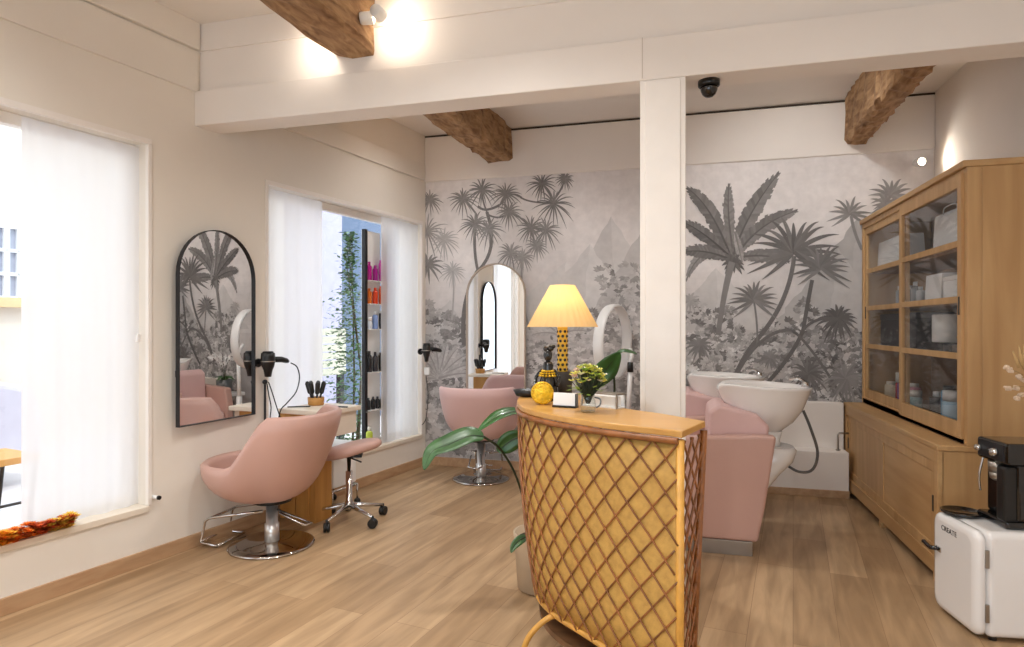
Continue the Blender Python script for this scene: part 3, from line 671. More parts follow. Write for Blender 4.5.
for z, nm, its in rows:
    k = len(its)
    for i, (c_, kd, r, h) in enumerate(its):
        if len(c_) == 3: c_ = ''.join(x*2 for x in c_)
        s = a0+(a1-a0)*(i+.5)/k; lab = '%s hair product bottle on the window rack, %s of its row' % (nm, ['leftmost', 'second from left', 'third from left', 'rightmost'][i] if k == 4 else ['leftmost', 'middle', 'rightmost'][i])
        bottle('product_bottle', lab, L(s, dS+.0, z), kd, r, h, c_, c_ if nm != 'white and blue' else 'f0f0f0', 'hair products on the window rack')
# things on the sill near the stool
bottle('spray_bottle', 'yellow-green spray bottle standing on the far window sill', L(SPX(372, .0), -.03, Z2a), 'tall', .03, .19, 'b9c94a', 'e8e8e0')
# ------------------------------------------------------------------ wash units
def wash_unit(label, x, y, w=.68, lab_b=''):
    # faces -x; near side panel at y ; local coords x to the back
    t = thing('wash_chair', label, 'wash chair', (x, y, 0), 0, None)
    side = [(-.62, .09), (.02, .09), (.06, .30), (.125, .735), (.0, .735), (-.58, .70), (-.62, .5)]
    def sp(y0, y1): return MB().prism([(a, b) for a, b in side], y0, y1, fn=lambda v: Vector((v.x, v.z, v.y)))
    sp(0, .09).build('armrest', M['pink'], t, bevel=.02, seg=4); sp(w-.09, w).build('armrest', M['pink'], t, bevel=.02, seg=4)
    MB().box(-.60, -.05, .095, w-.095, .09, .44).build('seat', M['lilac'], t, bevel=.03, seg=4)
    b = [(-.28, .42), (.04, .42), (.10, .78), (.03, .85), (-.20, .905), (-.26, .86)]
    MB().prism(b, .095, w-.095, fn=lambda v: Vector((v.x, v.z, v.y))).build('backrest', M['lilac'], t, bevel=.025, seg=4)
    MB().box(-.60, -.01, .01, w-.01, 0, .088).build('plinth', M['steel'], t, bevel=.003)
    # pedestal behind
    m = MB(); rings = []
    for z, xa_, xb_2, hw in [(.25, -.02, .075, .12), (.36, -.0, .12, .14), (.46, .0, .20, .15), (.53, .0, .27, .16), (.60, .02, .29, .16), (.625, .03, .27, .14)]:
        rings.append([Vector((xa_+(xb_2-xa_)*(.5+.5*cos(q)), w/2+hw*sin(q), z)) for q in [2*pi*j/28 for j in range(28)]])
    m.loft(rings).build('pedestal', M['cer'], t)
    # ceramic bowl with a neck dip
    bo = MB(); rings = []; cx_, cy_ = .105, w/2; n = 44
    prof_o = [(.22, .70), (.34, .725), (.62, .79), (.82, .87), (.93, .95), (1.0, 1.0), (1.03, 1.015), (.97, 1.022), (.9, 1.0), (.8, .93), (.62, .85), (.35, .80), (.05, .79)]
    for k, z in prof_o:
        ring = []
        for j in range(n):
            q = 2*pi*j/n; rx_ = .27; ry_ = .245; ex = cos(q); ey = sin(q)
            neck = max(0, -ex)**6*math.exp(-(ey*3.0)**2); xx = cx_+rx_*ex*k*(1+.10*max(0, -ex)); z2 = z+(.012*(-ex))*k-(.045*neck if k > .85 else 0)
            ring.append(Vector((xx, cy_+ry_*ey*k, z2)))
        rings.append(ring)
    bo.loft(rings); bo.lathe([(.075, .62), (.065, .66), (.08, .72)], c=(cx_+.02, cy_, 0), n=24); bo.build('basin', M['cer'], t)
    fa = MB().lathe([(.022, 0), (.02, .03), (0, .035)], c=(cx_+.235, cy_, 1.01), n=16).tube([(cx_+.235, cy_, 1.04), (cx_+.2, cy_, 1.06), (cx_+.14, cy_, 1.055)], .009); fa.build('tap', M['chrome'], t)
    MB().tube(smooth_path([(cx_+.22, cy_-.03, .86), (cx_+.26, cy_-.05, .75), (cx_+.3, cy_-.05, .60), (cx_+.27, cy_-.05, .49), (cx_+.19, cy_-.04, .47), (cx_+.1, cy_-.02, .52)]), .009).build('hose', solid('54504c', rough=.4), t)
    return t
wash_unit('pink wash chair with white basin, the nearer of the two', .435, 4.0)
wash_unit('pink wash chair with white basin, the farther one by the mural wall', .25, 4.78)
# tap on the boxed ledge
lt = thing('ledge_tap', 'small grey metal pipe tap on the white ledge beside the oak cabinet', 'tap', tuple(BY(838, 446, YB-.17))[:2]+(.37,))
MB().tube([(0, 0, 0), (0, 0, .13), (.01, 0, .145), (.08, 0, .145)], .008).build('pipe', M['steel'], lt); MB().lathe([(.018, 0), (.018, .01)], n=16).build('flange', M['steel'], lt)
ps_ = thing('plant_stand', 'white slatted plant stand against the mural wall behind the column', 'stand', (-.07, 5.56, 0))
MB().box(-.16, .16, -.16, .16, .58, .62).build('top', M['wplast'], ps_, bevel=.005)
for x in (-.14, .12):
    for y in (-.14, .12): MB().box(x, x+.02, y, y+.02, 0, .58).build('leg', M['wplast'], ps_)
m = MB()
for k in range(6): m.box(-.13+k*.048, -.115+k*.048, -.138, -.128, .2, .58)
m.box(-.14, .14, -.14, .14, .18, .2); m.build('slats', M['wplast'], ps_)
op = thing('orchid', 'white orchid in a dark grey pot on the white plant stand behind the column', 'plant', (-.07, 5.56, .62))
MB().lathe([(.06, 0), (.085, .02), (.09, .15), (.08, .15), (.07, .03), (0, .03)], n=28).build('pot', solid('6a6c6c'), op)
m = MB(); fm = MB(); lf_ = MB(); ro = random.Random(2)
for k in range(4):
    a = k*1.5+.4; tip = Vector((.2*cos(a), .13*sin(a), .42)); pa_ = smooth_path([(0, 0, .1), (.03*cos(a), .03*sin(a), .32), (.11*cos(a), .09*sin(a), .43), tip]); m.tube(pa_, .003, 5)
    for q in pa_[7:]:
        c_ = q+Vector((ro.uniform(-.02, .02), ro.uniform(-.02, .02), ro.uniform(-.02, .01)))
        for j in range(5):
            b = 2*pi*j/5; d_ = Vector((cos(b)*.7, -.3, sin(b))).normalized(); s2 = d_.cross(Vector((0, 1, 0))).normalized(); fm.add([c_, c_+d_*.02+s2*.012, c_+d_*.034, c_+d_*.02-s2*.012], [(0, 1, 2, 3)])
for k in range(6):
    a = k*1.05; d_ = Vector((cos(a), sin(a), 0)); s2 = Vector((-sin(a), cos(a), 0)); p = Vector((0, 0, .13)); lf_.add([p, p+d_*.08+s2*.03+Vector((0, 0, .06)), p+d_*.2+Vector((0, 0, .02)), p+d_*.08-s2*.03+Vector((0, 0, .06))], [(0, 1, 2, 3)])
m.build('stems', M['stem'], op); fm.build('blossoms', M['wplast'], op); lf_.build('leaves', M['leaf'], op)
# ------------------------------------------------------------------ ring processor behind the counter
rp = cam2w((628-512)/620*5.4, 5.4)
hp = thing('hair_processor', 'white ring-shaped hair processor on a pole, left of the column', 'salon appliance', (rp.x, rp.y, 0), A)
for i in range(5):
    a = 2*pi*i/5+.3; lg = MB().tube([(0, 0, .1), (.12*cos(a), .12*sin(a), .06)], [.02, .012]).build('leg', M['wplast'], hp); MB().ball((.125*cos(a), .125*sin(a), .025), .025).build('caster', M['blk'], lg)
zt = H-(372-326)/620*5.4
MB().tube([(0, 0, .08), (0, 0, .6)], .03, 16).tube([(0.0, 0, .6), (.02, 0, zt)], .021, 16).build('pole', M['wplast'], hp)
MB().tube([(.02, 0, zt), (.02, 0, zt+.085)], [.027, .024], 16).build('joint', M['blk'], hp)
MB().tube([(.02, 0, zt+.08), (.04, .03, zt+.14), (.03, .06, zt+.2)], .018, 10).build('arm', M['wplast'], hp)
rg = MB(); rings = []; n = 48; cc = Vector((-.12, .06, 1.4-(342-326)/620*5.4)); Mx = Matrix.Rotation(.95, 3, 'Z') @ Matrix.Rotation(.28, 3, 'Y')
for i in range(n):
    q = 2*pi*i/n; cen = Vector((.28*cos(q), 0, .32*sin(q))); er = Vector((cos(q), 0, sin(q))); ey = Vector((0, 1, 0))
    rings.append([cc+Mx @ (cen+er*.018*cos(u)+ey*.05*sin(u)) for u in [2*pi*j/12 for j in range(12)]])
rings.append(rings[0]); rg.loft(rings, True, False, False).build('halo_ring', M['wplast'], hp)
# ------------------------------------------------------------------ RECEPTION COUNTER
ZT = 1.08; ZB = .30
outer = [(.517, 1.908), (.4635, 1.952), (.354, 2.035), (.235, 2.157), (.13, 2.295), (.060, 2.45), (.038, 2.60), (.042, 2.76), (.075, 2.92), (.15, 3.05)]
inner = [(.645, 2.085), (.54, 2.265), (.44, 2.40), (.375, 2.54), (.335, 2.70), (.34, 2.84), (.36, 2.93)]
def sm2(p, k=8): return [(v.x, v.y) for v in smooth_path([(a, b, 0) for a, b in p], k)]
outs, ins = sm2(outer), sm2(inner)
cr = cam2w(.3, 2.4)
ct = thing('reception_counter', 'curved rattan reception counter with diamond lattice front and wooden top', 'reception counter', (cr.x, cr.y, 0))
def c2w(X, Y, z): return cam2w(X, Y, z)
poly = outs+list(reversed(ins))
# top slab, slightly overhanging
def offp(P, d):
    out = []
    for i, (x, y) in enumerate(P):
        a = P[max(i-1, 0)]; b = P[min(i+1, len(P)-1)]; dx, dy = b[0]-a[0], b[1]-a[1]; l = sqrt(dx*dx+dy*dy); out.append((x-dy/l*d*-1*-1, y+dx/l*d*-1*-1))
    return out
# outward normal of the outer arc: left-hand side of the travel direction is (−dy,dx); travel goes away from camera -> left is -X (outside)
ov = offp(outs, .014); ov[0] = (ov[0][0]+.01, ov[0][1]-.012)
topp = ov+list(reversed(offp(ins, -.008)))
MB().prism(topp, ZT-.022, ZT, fn=lambda v: c2w(v.x, v.y, v.z)).build('countertop', M['topw'], ct, world=True, bevel=.004)
MB().tube([c2w(x, y, ZT-.034) for x, y in offp(outs, .012)], .011, 8).build('edge_rim', M['rat1'], ct, world=True)
# front panel: surface S(u, z) slightly tapering inward downwards
lens_ = [0]
for i in range(1, len(outs)): lens_.append(lens_[-1]+sqrt((outs[i][0]-outs[i-1][0])**2+(outs[i][1]-outs[i-1][1])**2))
LT = lens_[-1]
def SP_(u, z, off=0):
    u = max(0, min(LT, u)); i = 1
    while i < len(lens_)-1 and lens_[i] < u: i += 1
    t = (u-lens_[i-1])/(lens_[i]-lens_[i-1]); a, b = outs[i-1], outs[i]; x = a[0]+(b[0]-a[0])*t; y = a[1]+(b[1]-a[1])*t
    dx, dy = b[0]-a[0], b[1]-a[1]; l = sqrt(dx*dx+dy*dy)
    tp = (ZT-z)/(ZT-ZB); inw = .065*tp**2*sst(u/.5)
    o = off-inw
    return c2w(x-dy/l*o, y+dx/l*o, z)
rings = []
nu = 60
for k in range(7):
    z = ZB+(ZT-.03-ZB)*k/6; rings.append([SP_(LT*i/nu, z, 0) for i in range(nu+1)])
MB().loft(rings, True, False, False, closed=False).build('woven_panel', M['cane'], ct, world=True, solid_t=.008)
# lattice
la = MB(); pw, phh = .088, .106; slope = phh/pw; Hh = ZT-.04-ZB
def lattice(m, S, Ltot, r, off, pw=pw):
    k0 = -int(Hh/slope/pw)-2
    for sgn in (1, -1):
        for k in range(k0, int(Ltot/pw)+abs(k0)+2):
            pts = []
            ua = k*pw; N = 40
            for i in range(N+1):
                z = ZB+Hh*i/N; u = ua+sgn*(z-ZB)/slope
                if -1e-6 <= u <= Ltot: pts.append(S(u, z, off+(.002 if sgn > 0 else -.001)))
            if len(pts) > 2: m.tube(pts, r, 5)
lattice(la, SP_, LT, .0034, .009)
la.build('lattice', M['rat1'], ct, world=True)
MB().tube([SP_(LT*i/50, ZB, .002) for i in range(51)], .012, 8).build('bottom_rim', M['rat2'], ct, world=True)
MB().tube([c2w(.517, 1.912, ZB-.3), c2w(.518, 1.910, ZT-.03)], .0135, 10).build('post', M['rat2'], ct, world=True)
MB().tube([c2w(.595, 2.085, 0), c2w(.645, 2.085, ZT-.03)], .012, 10).build('post', M['rat1'], ct, world=True)
# short open side: lattice between the two posts
def SD(u, z, off=0):
    t = u/.215; xb = .545+(.645-.545)*min(1, (z-.0)/(ZT)) if False else .598+.045*(z/ZT)
    return c2w(.517+(xb-.517)*t+off, 1.912+(2.085-1.912)*t, z)
ls = MB(); lattice(ls, SD, .215, .0042, .0, pw=.0717); ls.build('side_lattice', M['rat1'], ct, world=True)
MB().tube([c2w(.517, 1.912, ZB), c2w(.600, 2.085, ZB)], .011, 8).build('side_rail', M['rat2'], ct, world=True)
# legs: bent canes to the floor
for (u, dx, dy) in [(.60, -.15, .0)]:
    b = SP_(u, ZB-.005, -.02); o = SP_(u, ZB-.03, .02); 
    p1 = b; e = cam2w(dx, dy)
    pts = smooth_path([b, b+e*.35+Vector((0, 0, -.02)), b+e*.8+Vector((0, 0, -.09)), b+e+Vector((0, 0, -.19)), Vector(((b+e*1.02).x, (b+e*1.02).y, .011))])
    MB().tube(pts, .0115, 8).build('leg', M['rat2'], ct, world=True)
MB().tube([c2w(.36, 2.86, 0), c2w(.36, 2.86, ZT-.03)], .012, 8).build('leg', M['rat2'], ct, world=True)
# low shelf under the body
shp = [(x+.0, y) for x, y in sm2([(.49, 1.97), (.36, 2.10), (.25, 2.24), (.16, 2.38), (.12, 2.52), (.12, 2.7), (.16, 2.86), (.2, 2.95)], 4)]+list(reversed(ins))
MB().prism(shp, .20, .222, fn=lambda v: c2w(v.x, v.y, v.z)).build('shelf', wood('dark_shelf_wood', '5f432c', '7c5a3c', 'X'), ct, world=True)
MB().prism(shp, ZB+.0, ZB+.015, fn=lambda v: c2w(v.x, v.y, v.z)).build('base_board', M['topw'], ct, world=True)
# ------------------------------------------------------------------ things on the counter
def CT(px, py): return G(px, py, ZT)
lp = D(562.5, 398, 2.76); lp.z = ZT
lamp = thing('table_lamp', 'table lamp with pleated cream shade on black and yellow spotted column, on the reception counter', 'lamp', lp)
MB().lathe([(.038, 0), (.042, .003), (.044, .112), (.04, .118), (0, .118)], n=32).build('base', mat('lamp_base_dark', '35302c', .5), lamp)
pr = [(.02, .116)]
for i in range(18): z = .116+.2*i/18; pr += [(.0225, z+.002), (.0245, z+.006), (.0225, z+.0105)]
pr += [(.018, .318), (0, .318)]
MB().lathe(pr, n=20).build('column', solid('e2b52c', rough=.3, noise=.1, coat=.4), lamp)
sp_ = MB()
for i in range(9):
    for j in range(7):
        a = 2*pi*(j+.5*(i % 2))/7; z = .128+.021*i; Mx = Matrix.Rotation(a, 3, 'Z'); sp_.ball((.0232*cos(a), .0232*sin(a), z), .0068, 5, .45, 1, 1.1, Mx)
sp_.build('spots', M['blkg'], lamp)
m = MB(); n = 60; rings = []
for k in range(6):
    z = .316+.185*k/5; r = .157-.102*k/5; rings.append([Vector((r*(1+.010*(-1)**j)*cos(2*pi*j/n), r*(1+.010*(-1)**j)*sin(2*pi*j/n), z)) for j in range(n)])
def shade_mat():
    mt = cloth_sheer('lampshade_fabric', 'efcf9a', .0, .5); return mt
m.loft(rings, False, False, False).build('lamp_shade', shade_mat(), lamp)
MB().lathe([(0, .33), (.012, .335), (.02, .36), (.016, .385), (0, .395)], n=16).build('bulb', mat('bulb_warm', 'fff0cc', .4, emit=3, ecol='ffd79a'), lamp)
MB().tube([(0, 0, .318), (0, 0, .335)], .012).build('socket', M['dark'], lamp)
pl = bpy.data.lights.new('lamp_light', 'POINT'); pl.energy = .55; pl.color = (1, .8, .5); pl.shadow_soft_size = .03; po = bpy.data.objects.new('lamp_light', pl); C.objects.link(po); po.parent = lamp; po.location = (0, 0, .42)
# figurine
fp = D(548, 400, 2.66); fp.z = ZT
fg = thing('figurine', 'black vase-like figurine with gold neck beads and raised head left of the lamp', 'figurine', fp)
MB().lathe([(.03, 0), (.042, .01), (.046, .04), (.04, .08), (.028, .11), (.02, .13), (.024, .15), (.018, .165), (0, .17)], n=24).build('body', M['blkg'], fg)
m = MB(); m.ball((0, 0, .195), .022, 8, .9, .9, 1.25); m.tube([(0, 0, .16), (.002, 0, .19)], .011)
m.ball((.012, 0, .225), .014, 6).ball((-.01, 0, .222), .012, 6).ball((.024, .0, .232), .009, 6); m.build('head', M['blkg'], fg)
m = MB()
for k, (z, r) in enumerate([(.128, .026), (.118, .032), (.108, .036)]):
    for j in range(16): a = 2*pi*j/16; m.ball((r*cos(a), r*sin(a), z), .0055, 4)
m.build('beads', M['gold'], fg)
for sx_ in (-1, 1): MB().tube(smooth_path([(sx_*.024, 0, .13), (sx_*.05, -.01, .10), (sx_*.045, -.03, .065)]), [.009]*6+[.008]*7, 8).build('arm', M['blkg'], fg)
gp = D(542.5, 403, 2.52); gp.z = ZT
gd = thing('gold_plaque', 'round yellow gold medallion leaning in front of the black figurine', 'ornament', gp, A)
Mx = Matrix.Rotation(-pi/2+.22, 3, 'X') @ Matrix.Identity(3)
m = MB(); cpos = (0, .006, .047)
m.lathe([(0, -.006), (.044, -.006), (.047, 0), (.045, .006), (.038, .004), (.034, .008), (.024, .006), (.018, .01), (.006, .008), (0, .012)], c=cpos, n=40, Mx=Matrix.Rotation(pi/2-.2, 3, 'X'))
for j in range(24):
    a = 2*pi*j/24; v = Matrix.Rotation(pi/2-.2, 3, 'X') @ Vector((.041*cos(a), .041*sin(a), .007)); m.ball(Vector(cpos)+v, .0035, 4)
m.build('disc', M['gold'], gd); MB().obox((0, .025, .02), (.02, .03, .04)).build('stand', M['blk'], gd)
# tray
tq = D(528, 399, 2.82); tq.z = ZT
MB_ = MB().lathe([(.03, 0), (.05, .004), (.062, .03), (.058, .031), (.045, .010), (0, .010)], n=28, sx=1.1)
tag(MB_.tf(Matrix.Translation(tq)).build('bowl', M['blk']), 'small black bowl at the far left end of the reception counter', 'bowl')
# card holder
q1, q2 = D(553.5, 404, 2.46), D(576, 407, 2.42); mid = (q1+q2)/2; ang = atan2(q2.y-q1.y, q2.x-q1.x); wd = (Vector((q2.x-q1.x, q2.y-q1.y, 0))).length
cd = thing('card_holder', 'blank white card standing in a dark holder in front of the lamp', 'card holder', (mid.x, mid.y, ZT), ang)
MB().obox((0, 0, .032), (wd, .004, .05), 0, -.15).build('card', M['wplast'], cd, bevel=.0005)
MB().box(-wd/2, wd/2+.004, -.015, .02, 0, .008).build('foot', M['blk'], cd, bevel=.001); MB().box(wd/2, wd/2+.004, -.012, .014, .006, .055).build('edge', M['blk'], cd)
# white box organiser
q1, q2 = D(585, 405, 2.52), D(622, 406, 2.40); mid = (q1+q2)/2; ang = atan2(q2.y-q1.y, q2.x-q1.x)
bx = thing('letter_tray', 'white framed letter tray on the counter right of the flowers', 'tray', (mid.x, mid.y, ZT), ang)
MB().box(-.085, .085, -.03, .03, 0, .006).box(-.085, .085, .024, .03, 0, .05).build('tray', M['wplast'], bx, bevel=.001)
m = MB()
for x in (-.085, .079):
    for y in (-.03, .024): m.box(x, x+.006, y, y+.006, 0, .058)
m.box(-.085, .085, -.03, -.024, .052, .058).box(-.085, .085, .024, .03, .052, .058).box(-.085, -.079, -.03, .03, .052, .058).box(.079, .085, -.03, .03, .052, .058)
m.build('frame', M['steel'], bx); MB().box(-.075, .07, -.022, .02, .007, .045).build('paper_stack', M['wplast'], bx)
# vase + flowers
vq = D(588, 408, 2.30); vq.z = ZT
vs = thing('flower_vase', 'small glass jug vase holding pale pink and yellow-green flowers on the counter', 'vase', vq)
MB().lathe([(0, 0), (.022, 0), (.027, .004), (.031, .025), (.028, .045), (.022, .056), (.026, .066), (.0245, .066), (.02, .056), (.0265, .044), (.0285, .025), (.024, .007), (0, .006)], n=32, caps=False).build('glass_body', glassy('vase_glass', (.92, .94, .94)), vs)
MB().tube(smooth_path([(.024, 0, .056), (.045, 0, .05), (.045, 0, .03), (.03, 0, .018)]), .003, 8).build('handle', mat('vase_handle', '7d8288', .1, .6), vs)
fl = thing('flower_bouquet', 'bouquet of yellow-green and pale pink blossoms in the glass jug', 'flowers', (vq.x, vq.y, ZT+.012))
rf = random.Random(5); stm = MB(); grn = MB(); pk = MB(); yl = MB(); wt = MB()
for i in range(120):
    a = rf.uniform(0, 2*pi); e = rf.uniform(0, 1.5); r = rf.uniform(.05, .07); top = Vector((cos(a)*sin(e)*r, sin(a)*sin(e)*r, .095+cos(e)*.065))
    stm.tube([Vector((cos(a)*.006, sin(a)*.006, .02)), Vector((top.x*.3, top.y*.3, .05)), top], .0012, 4)
    tgt = [yl, yl, yl, grn, wt][i % 5] if not (top.x < -.025) else [pk, yl, wt, yl, pk][i % 5]
    for k in range(5):
        b = 2*pi*k/5; d = Vector((cos(b), sin(b), .5)); s_ = Vector((-sin(b), cos(b), 0)); l = .015
        tgt.add([top, top+d*l*.6+s_*l*.45, top+d*l*1.1, top+d*l*.6-s_*l*.45], [(0, 1, 2, 3)])
for i in range(34):
    a = rf.uniform(0, 2*pi); p = Vector((cos(a)*rf.uniform(.02, .055), sin(a)*rf.uniform(.02, .055), rf.uniform(.058, .10))); d = Vector((cos(a), sin(a), rf.uniform(-.2, .6))); s_ = Vector((-sin(a), cos(a), 0)); l = .03
    grn.add([p, p+d*l*.5+s_*l*.3, p+d*l, p+d*l*.5-s_*l*.3], [(0, 1, 2, 3)])
stm.build('stems', M['stem'], fl); grn.build('leaves', solid('8fb044', rough=.5), fl); pk.build('pink_petals', solid('e8c4bd', rough=.6), fl); yl.build('yellow_petals', solid('eae676', rough=.6), fl); wt.build('white_petals', solid('f2eedc', rough=.6), fl)
# ------------------------------------------------------------------ large leafed plant behind the counter
pb_ = cam2w(.78, 3.0) if False else cam2w(.16, 3.32)
pt_ = thing('potted_plant', 'large-leaved green plant whose leaves reach out on both sides of the counter', 'plant', (pb_.x, pb_.y, 0))
MB().lathe([(.11, 0), (.13, .01), (.15, .27), (.155, .3), (.14, .3), (.135, .26), (0, .26)], n=32).build('pot', solid('b9a48a', rough=.7), pt_)
MB().lathe([(0, .255), (.134, .262)], n=24, caps=False).build('soil', solid('3a2a1c', rough=.9, noise=.4, scale=60), pt_)
def leafmesh(pts, wmax, fold, lm, stalk):
    # pts: world midrib (from base to tip)
    mid = smooth_path(pts, 6); n = len(mid); view = Vector((0, 0, 1)); m = MB(); rows = []
    for i, p in enumerate(mid):
        t = i/(n-1); d = mid[min(i+1, n-1)]-mid[max(i-1, 0)]; d.normalize()
        sdv = d.cross(fold).normalized(); up = sdv.cross(d); w = wmax*(sin(pi*(t**.75)*.985+.03))**.75
        rows.append([p-sdv*w+up*w*.25, p-sdv*w*.5+up*w*.1, p, p+sdv*w*.5+up*w*.1, p+sdv*w+up*w*.25])
    m.loft(rows, True, False, False, closed=False); o = m.build('leaf', lm, pt_, world=True, solid_t=.0015)
    MB().tube([p for p in smooth_path(stalk, 6)]+[mid[1]], .006, 6).tube(mid, [.004*(1-i/n)+.0008 for i in range(n)], 5).build('stalk', M['stem'], o_root(o), world=True)
def o_root(o): return pt_
toC = cam2w(0, -1).normalized(); base = Vector((pb_.x, pb_.y, .26))
leafmesh([D(484, 437, 2.95), D(470, 436, 2.93), D(450, 444, 2.9), D(432, 452, 2.88), D(424, 470, 2.86)], .054, (toC*.8+Vector((0, 0, 1))).normalized(), M['leafl'], [base, D(530, 520, 3.2), D(516, 476, 3.1), D(500, 449, 3.0), D(484, 437, 2.95)])
leafmesh([D(524, 411, 3.0), D(508, 413, 2.95), D(494, 419, 2.9), D(478, 431, 2.86)], .04, (toC*.4+Vector((0, 0, 1))).normalized(), M['leaf'], [base, D(535, 470, 3.2), D(532, 425, 3.1), D(524, 411, 3.0)])
leafmesh([D(524, 436, 3.05), D(512, 440, 3.05), D(503, 447, 3.05), D(498, 452, 3.05)], .05, (toC).normalized(), M['leaf'], [base, D(535, 480, 3.2), D(532, 440, 3.1), D(524, 436, 3.05)])
leafmesh([D(592, 385, 3.1), D(604, 372, 3.1), D(612, 362, 3.08), D(620, 352, 3.05)], .055, (toC+Vector((0.2, 0, .25))).normalized(), M['leaf'], [base, D(560, 430, 3.2), D(580, 400, 3.15), D(592, 385, 3.1)])
leafmesh([D(612, 362, 3.1), D(622, 352, 3.08), D(637, 354, 3.06)], .03, (toC*.3+Vector((0, 0, 1))).normalized(), M['leaf'], [base, D(600, 430, 3.2), D(614, 395, 3.15), D(612, 362, 3.1)])
leafmesh([D(527, 537, 3.05), D(520, 540, 3.0), D(514, 546, 2.98), D(511, 553, 2.96)], .022, (toC+Vector((0, 0, .5))).normalized(), M['leafl'], [base, D(540, 536, 3.2), D(527, 537, 3.05)])
# ------------------------------------------------------------------ OAK CABINET
xf, xu, xk = 1.34, 1.477, XR-.03; yn, yf_ = 3.826, YB-.28
yf_ = 5.72
zl = .758; zu0, zu1 = .787, 2.285
yf2 = YB-.03
cab = thing('display_cabinet', 'tall oak display cabinet with glazed upper doors over a sliding-door sideboard', 'cabinet', ((xf+xk)/2, (yn+yf2)/2, 0))
yf_ = yf2
W = dict(parent=cab, world=True)
MB().box(xf+.02, xk, yn, yf_, .13, zl-.03).build('sideboard_body', M['oakz'], **W, bevel=.004)
MB().box(xf-.005, xk, yn-.008, yf_+.0, zl-.03, zl).build('sideboard_top', M['oak'], **W, bevel=.005)
m = MB().box(xf, xf+.04, yn, yf_, .05, .14).box(xf+.05, xk, yn, yn+.03, .05, .13); m.build('plinth_rail', M['oak'], **W, bevel=.004)
for y in (yn+.03, (yn+yf_)/2, yf_-.08):
    for x in (xf+.005, xk-.07): MB().box(x, x+.05, y, y+.05, 0, .13).build('leg', M['oak'], **W, bevel=.004)
m = MB().box(xf, xf+.03, yn+.045, yf_-.045, zl-.10, zl-.03).box(xf, xf+.03, yn, yn+.045, .13, zl-.03).box(xf, xf+.03, yf_-.045, yf_, .13, zl-.03); m.build('face_frame', M['oak'], **W, bevel=.003)
ym = (yn+yf_)/2
for k, (a, b) in enumerate([(yn+.045, ym+.02), (ym-.02, yf_-.045)]):
    xo = xf+.005+.010*k
    d = MB().box(xo+.006, xo+.018, a+.05, b-.05, .19, zl-.15).build('door', M['oak'], **W)
    m = MB().box(xo, xo+.02, a, b, .14, .20).box(xo, xo+.02, a, b, zl-.16, zl-.10).box(xo, xo+.02, a, a+.06, .20, zl-.16).box(xo, xo+.02, b-.06, b, .20, zl-.16)
    m.build('door_frame', M['oakz'], d, world=True, bevel=.003)
    yy = a+.03 if k == 0 else b-.035
    MB().box(xo-.004, xo+.002, yy-.008, yy+.008, .38, .47).build('door_pull', M['blk'], d, world=True, bevel=.003)
# upper hutch
MB().box(xu-.02, xk, yn-.004, yf_, zu1-.035, zu1).build('cornice', M['oak'], **W, bevel=.005)
m = MB().box(xu+.07, xk, yn, yn+.03, zl, zu1-.036); m.build('side_panel', M['oakz'], **W, bevel=.003)
m = MB().box(xu, xu+.06, yn-.006, yn-.002, zl, zu1-.04).box(xk-.06, xk, yn-.006, yn, zl, zu1-.04); m.build('side_frame', M['oakz'], **W, bevel=.002)
MB().box(xu+.07, xk, yf_-.03, yf_, zl, zu1-.036).build('side_panel', M['oakz'], **W, bevel=.003)
MB().box(xk-.015, xk, yn+.03, yf_-.03, zl, zu1-.035).build('back_panel', M['oakin'], **W)
MB().box(xu, xk-.015, yn+.03, yf_-.03, zl, zl+.04).build('bottom_board', M['oakin'], **W)
zsv = [.93, 1.235, 1.545, 1.85, 2.15]
for z in zsv[1:4]: MB().box(xu+.07, xk-.015, yn+.03, yf_-.03, z-.02, z).build('shelf', M['oakin'], **W)
MB().box(xu-.0, xu+.07, yn+.036, yf_-.036, zu1-.075, zu1-.036).box(xu-.0, xu+.07, yn+.036, yf_-.036, zl+.001, zl+.05).box(xu-.001, xu+.07, yn-.0015, yn+.036, zl+.001, zu1-.036).box(xu-.001, xu+.07, yf_-.036, yf_-.001, zl+.001, zu1-.036).build('hutch_frame', M['oakz'], **W, bevel=.003)
for k, (a, b) in enumerate([(yn+.035, ym+.03), (ym-.03, yf_-.035)]):
    xo = xu+.006+.026*k-.02
    fr = MB().box(xo, xo+.022, a, a+.05, zl+.03, zu1-.06).box(xo, xo+.022, b-.05, b, zl+.03, zu1-.06).box(xo, xo+.022, a+.05, b-.05, zl+.03, zl+.12).box(xo, xo+.022, a+.05, b-.05, zu1-.13, zu1-.06)
    for z in zsv[1:4]: fr.box(xo+.001, xo+.021, a+.04, b-.04, z-.018, z+.018)
    fo = fr.build('glazed_door', M['oakz'], **W, bevel=.002)
    zz = [zl+.12]+zsv[1:4]+[zu1-.13]
    for i in range(4): MB().box(xo+.009, xo+.013, a+.045, b-.045, zz[i]+.01, zz[i+1]-.01).build('pane', M['cabglass'], fo, world=True)
    yy = a+.025 if k == 0 else b-.025
    MB().box(xo-.004, xo+.002, yy-.007, yy+.007, 1.46, 1.56).build('door_pull', M['blk'], fo, world=True, bevel=.002)
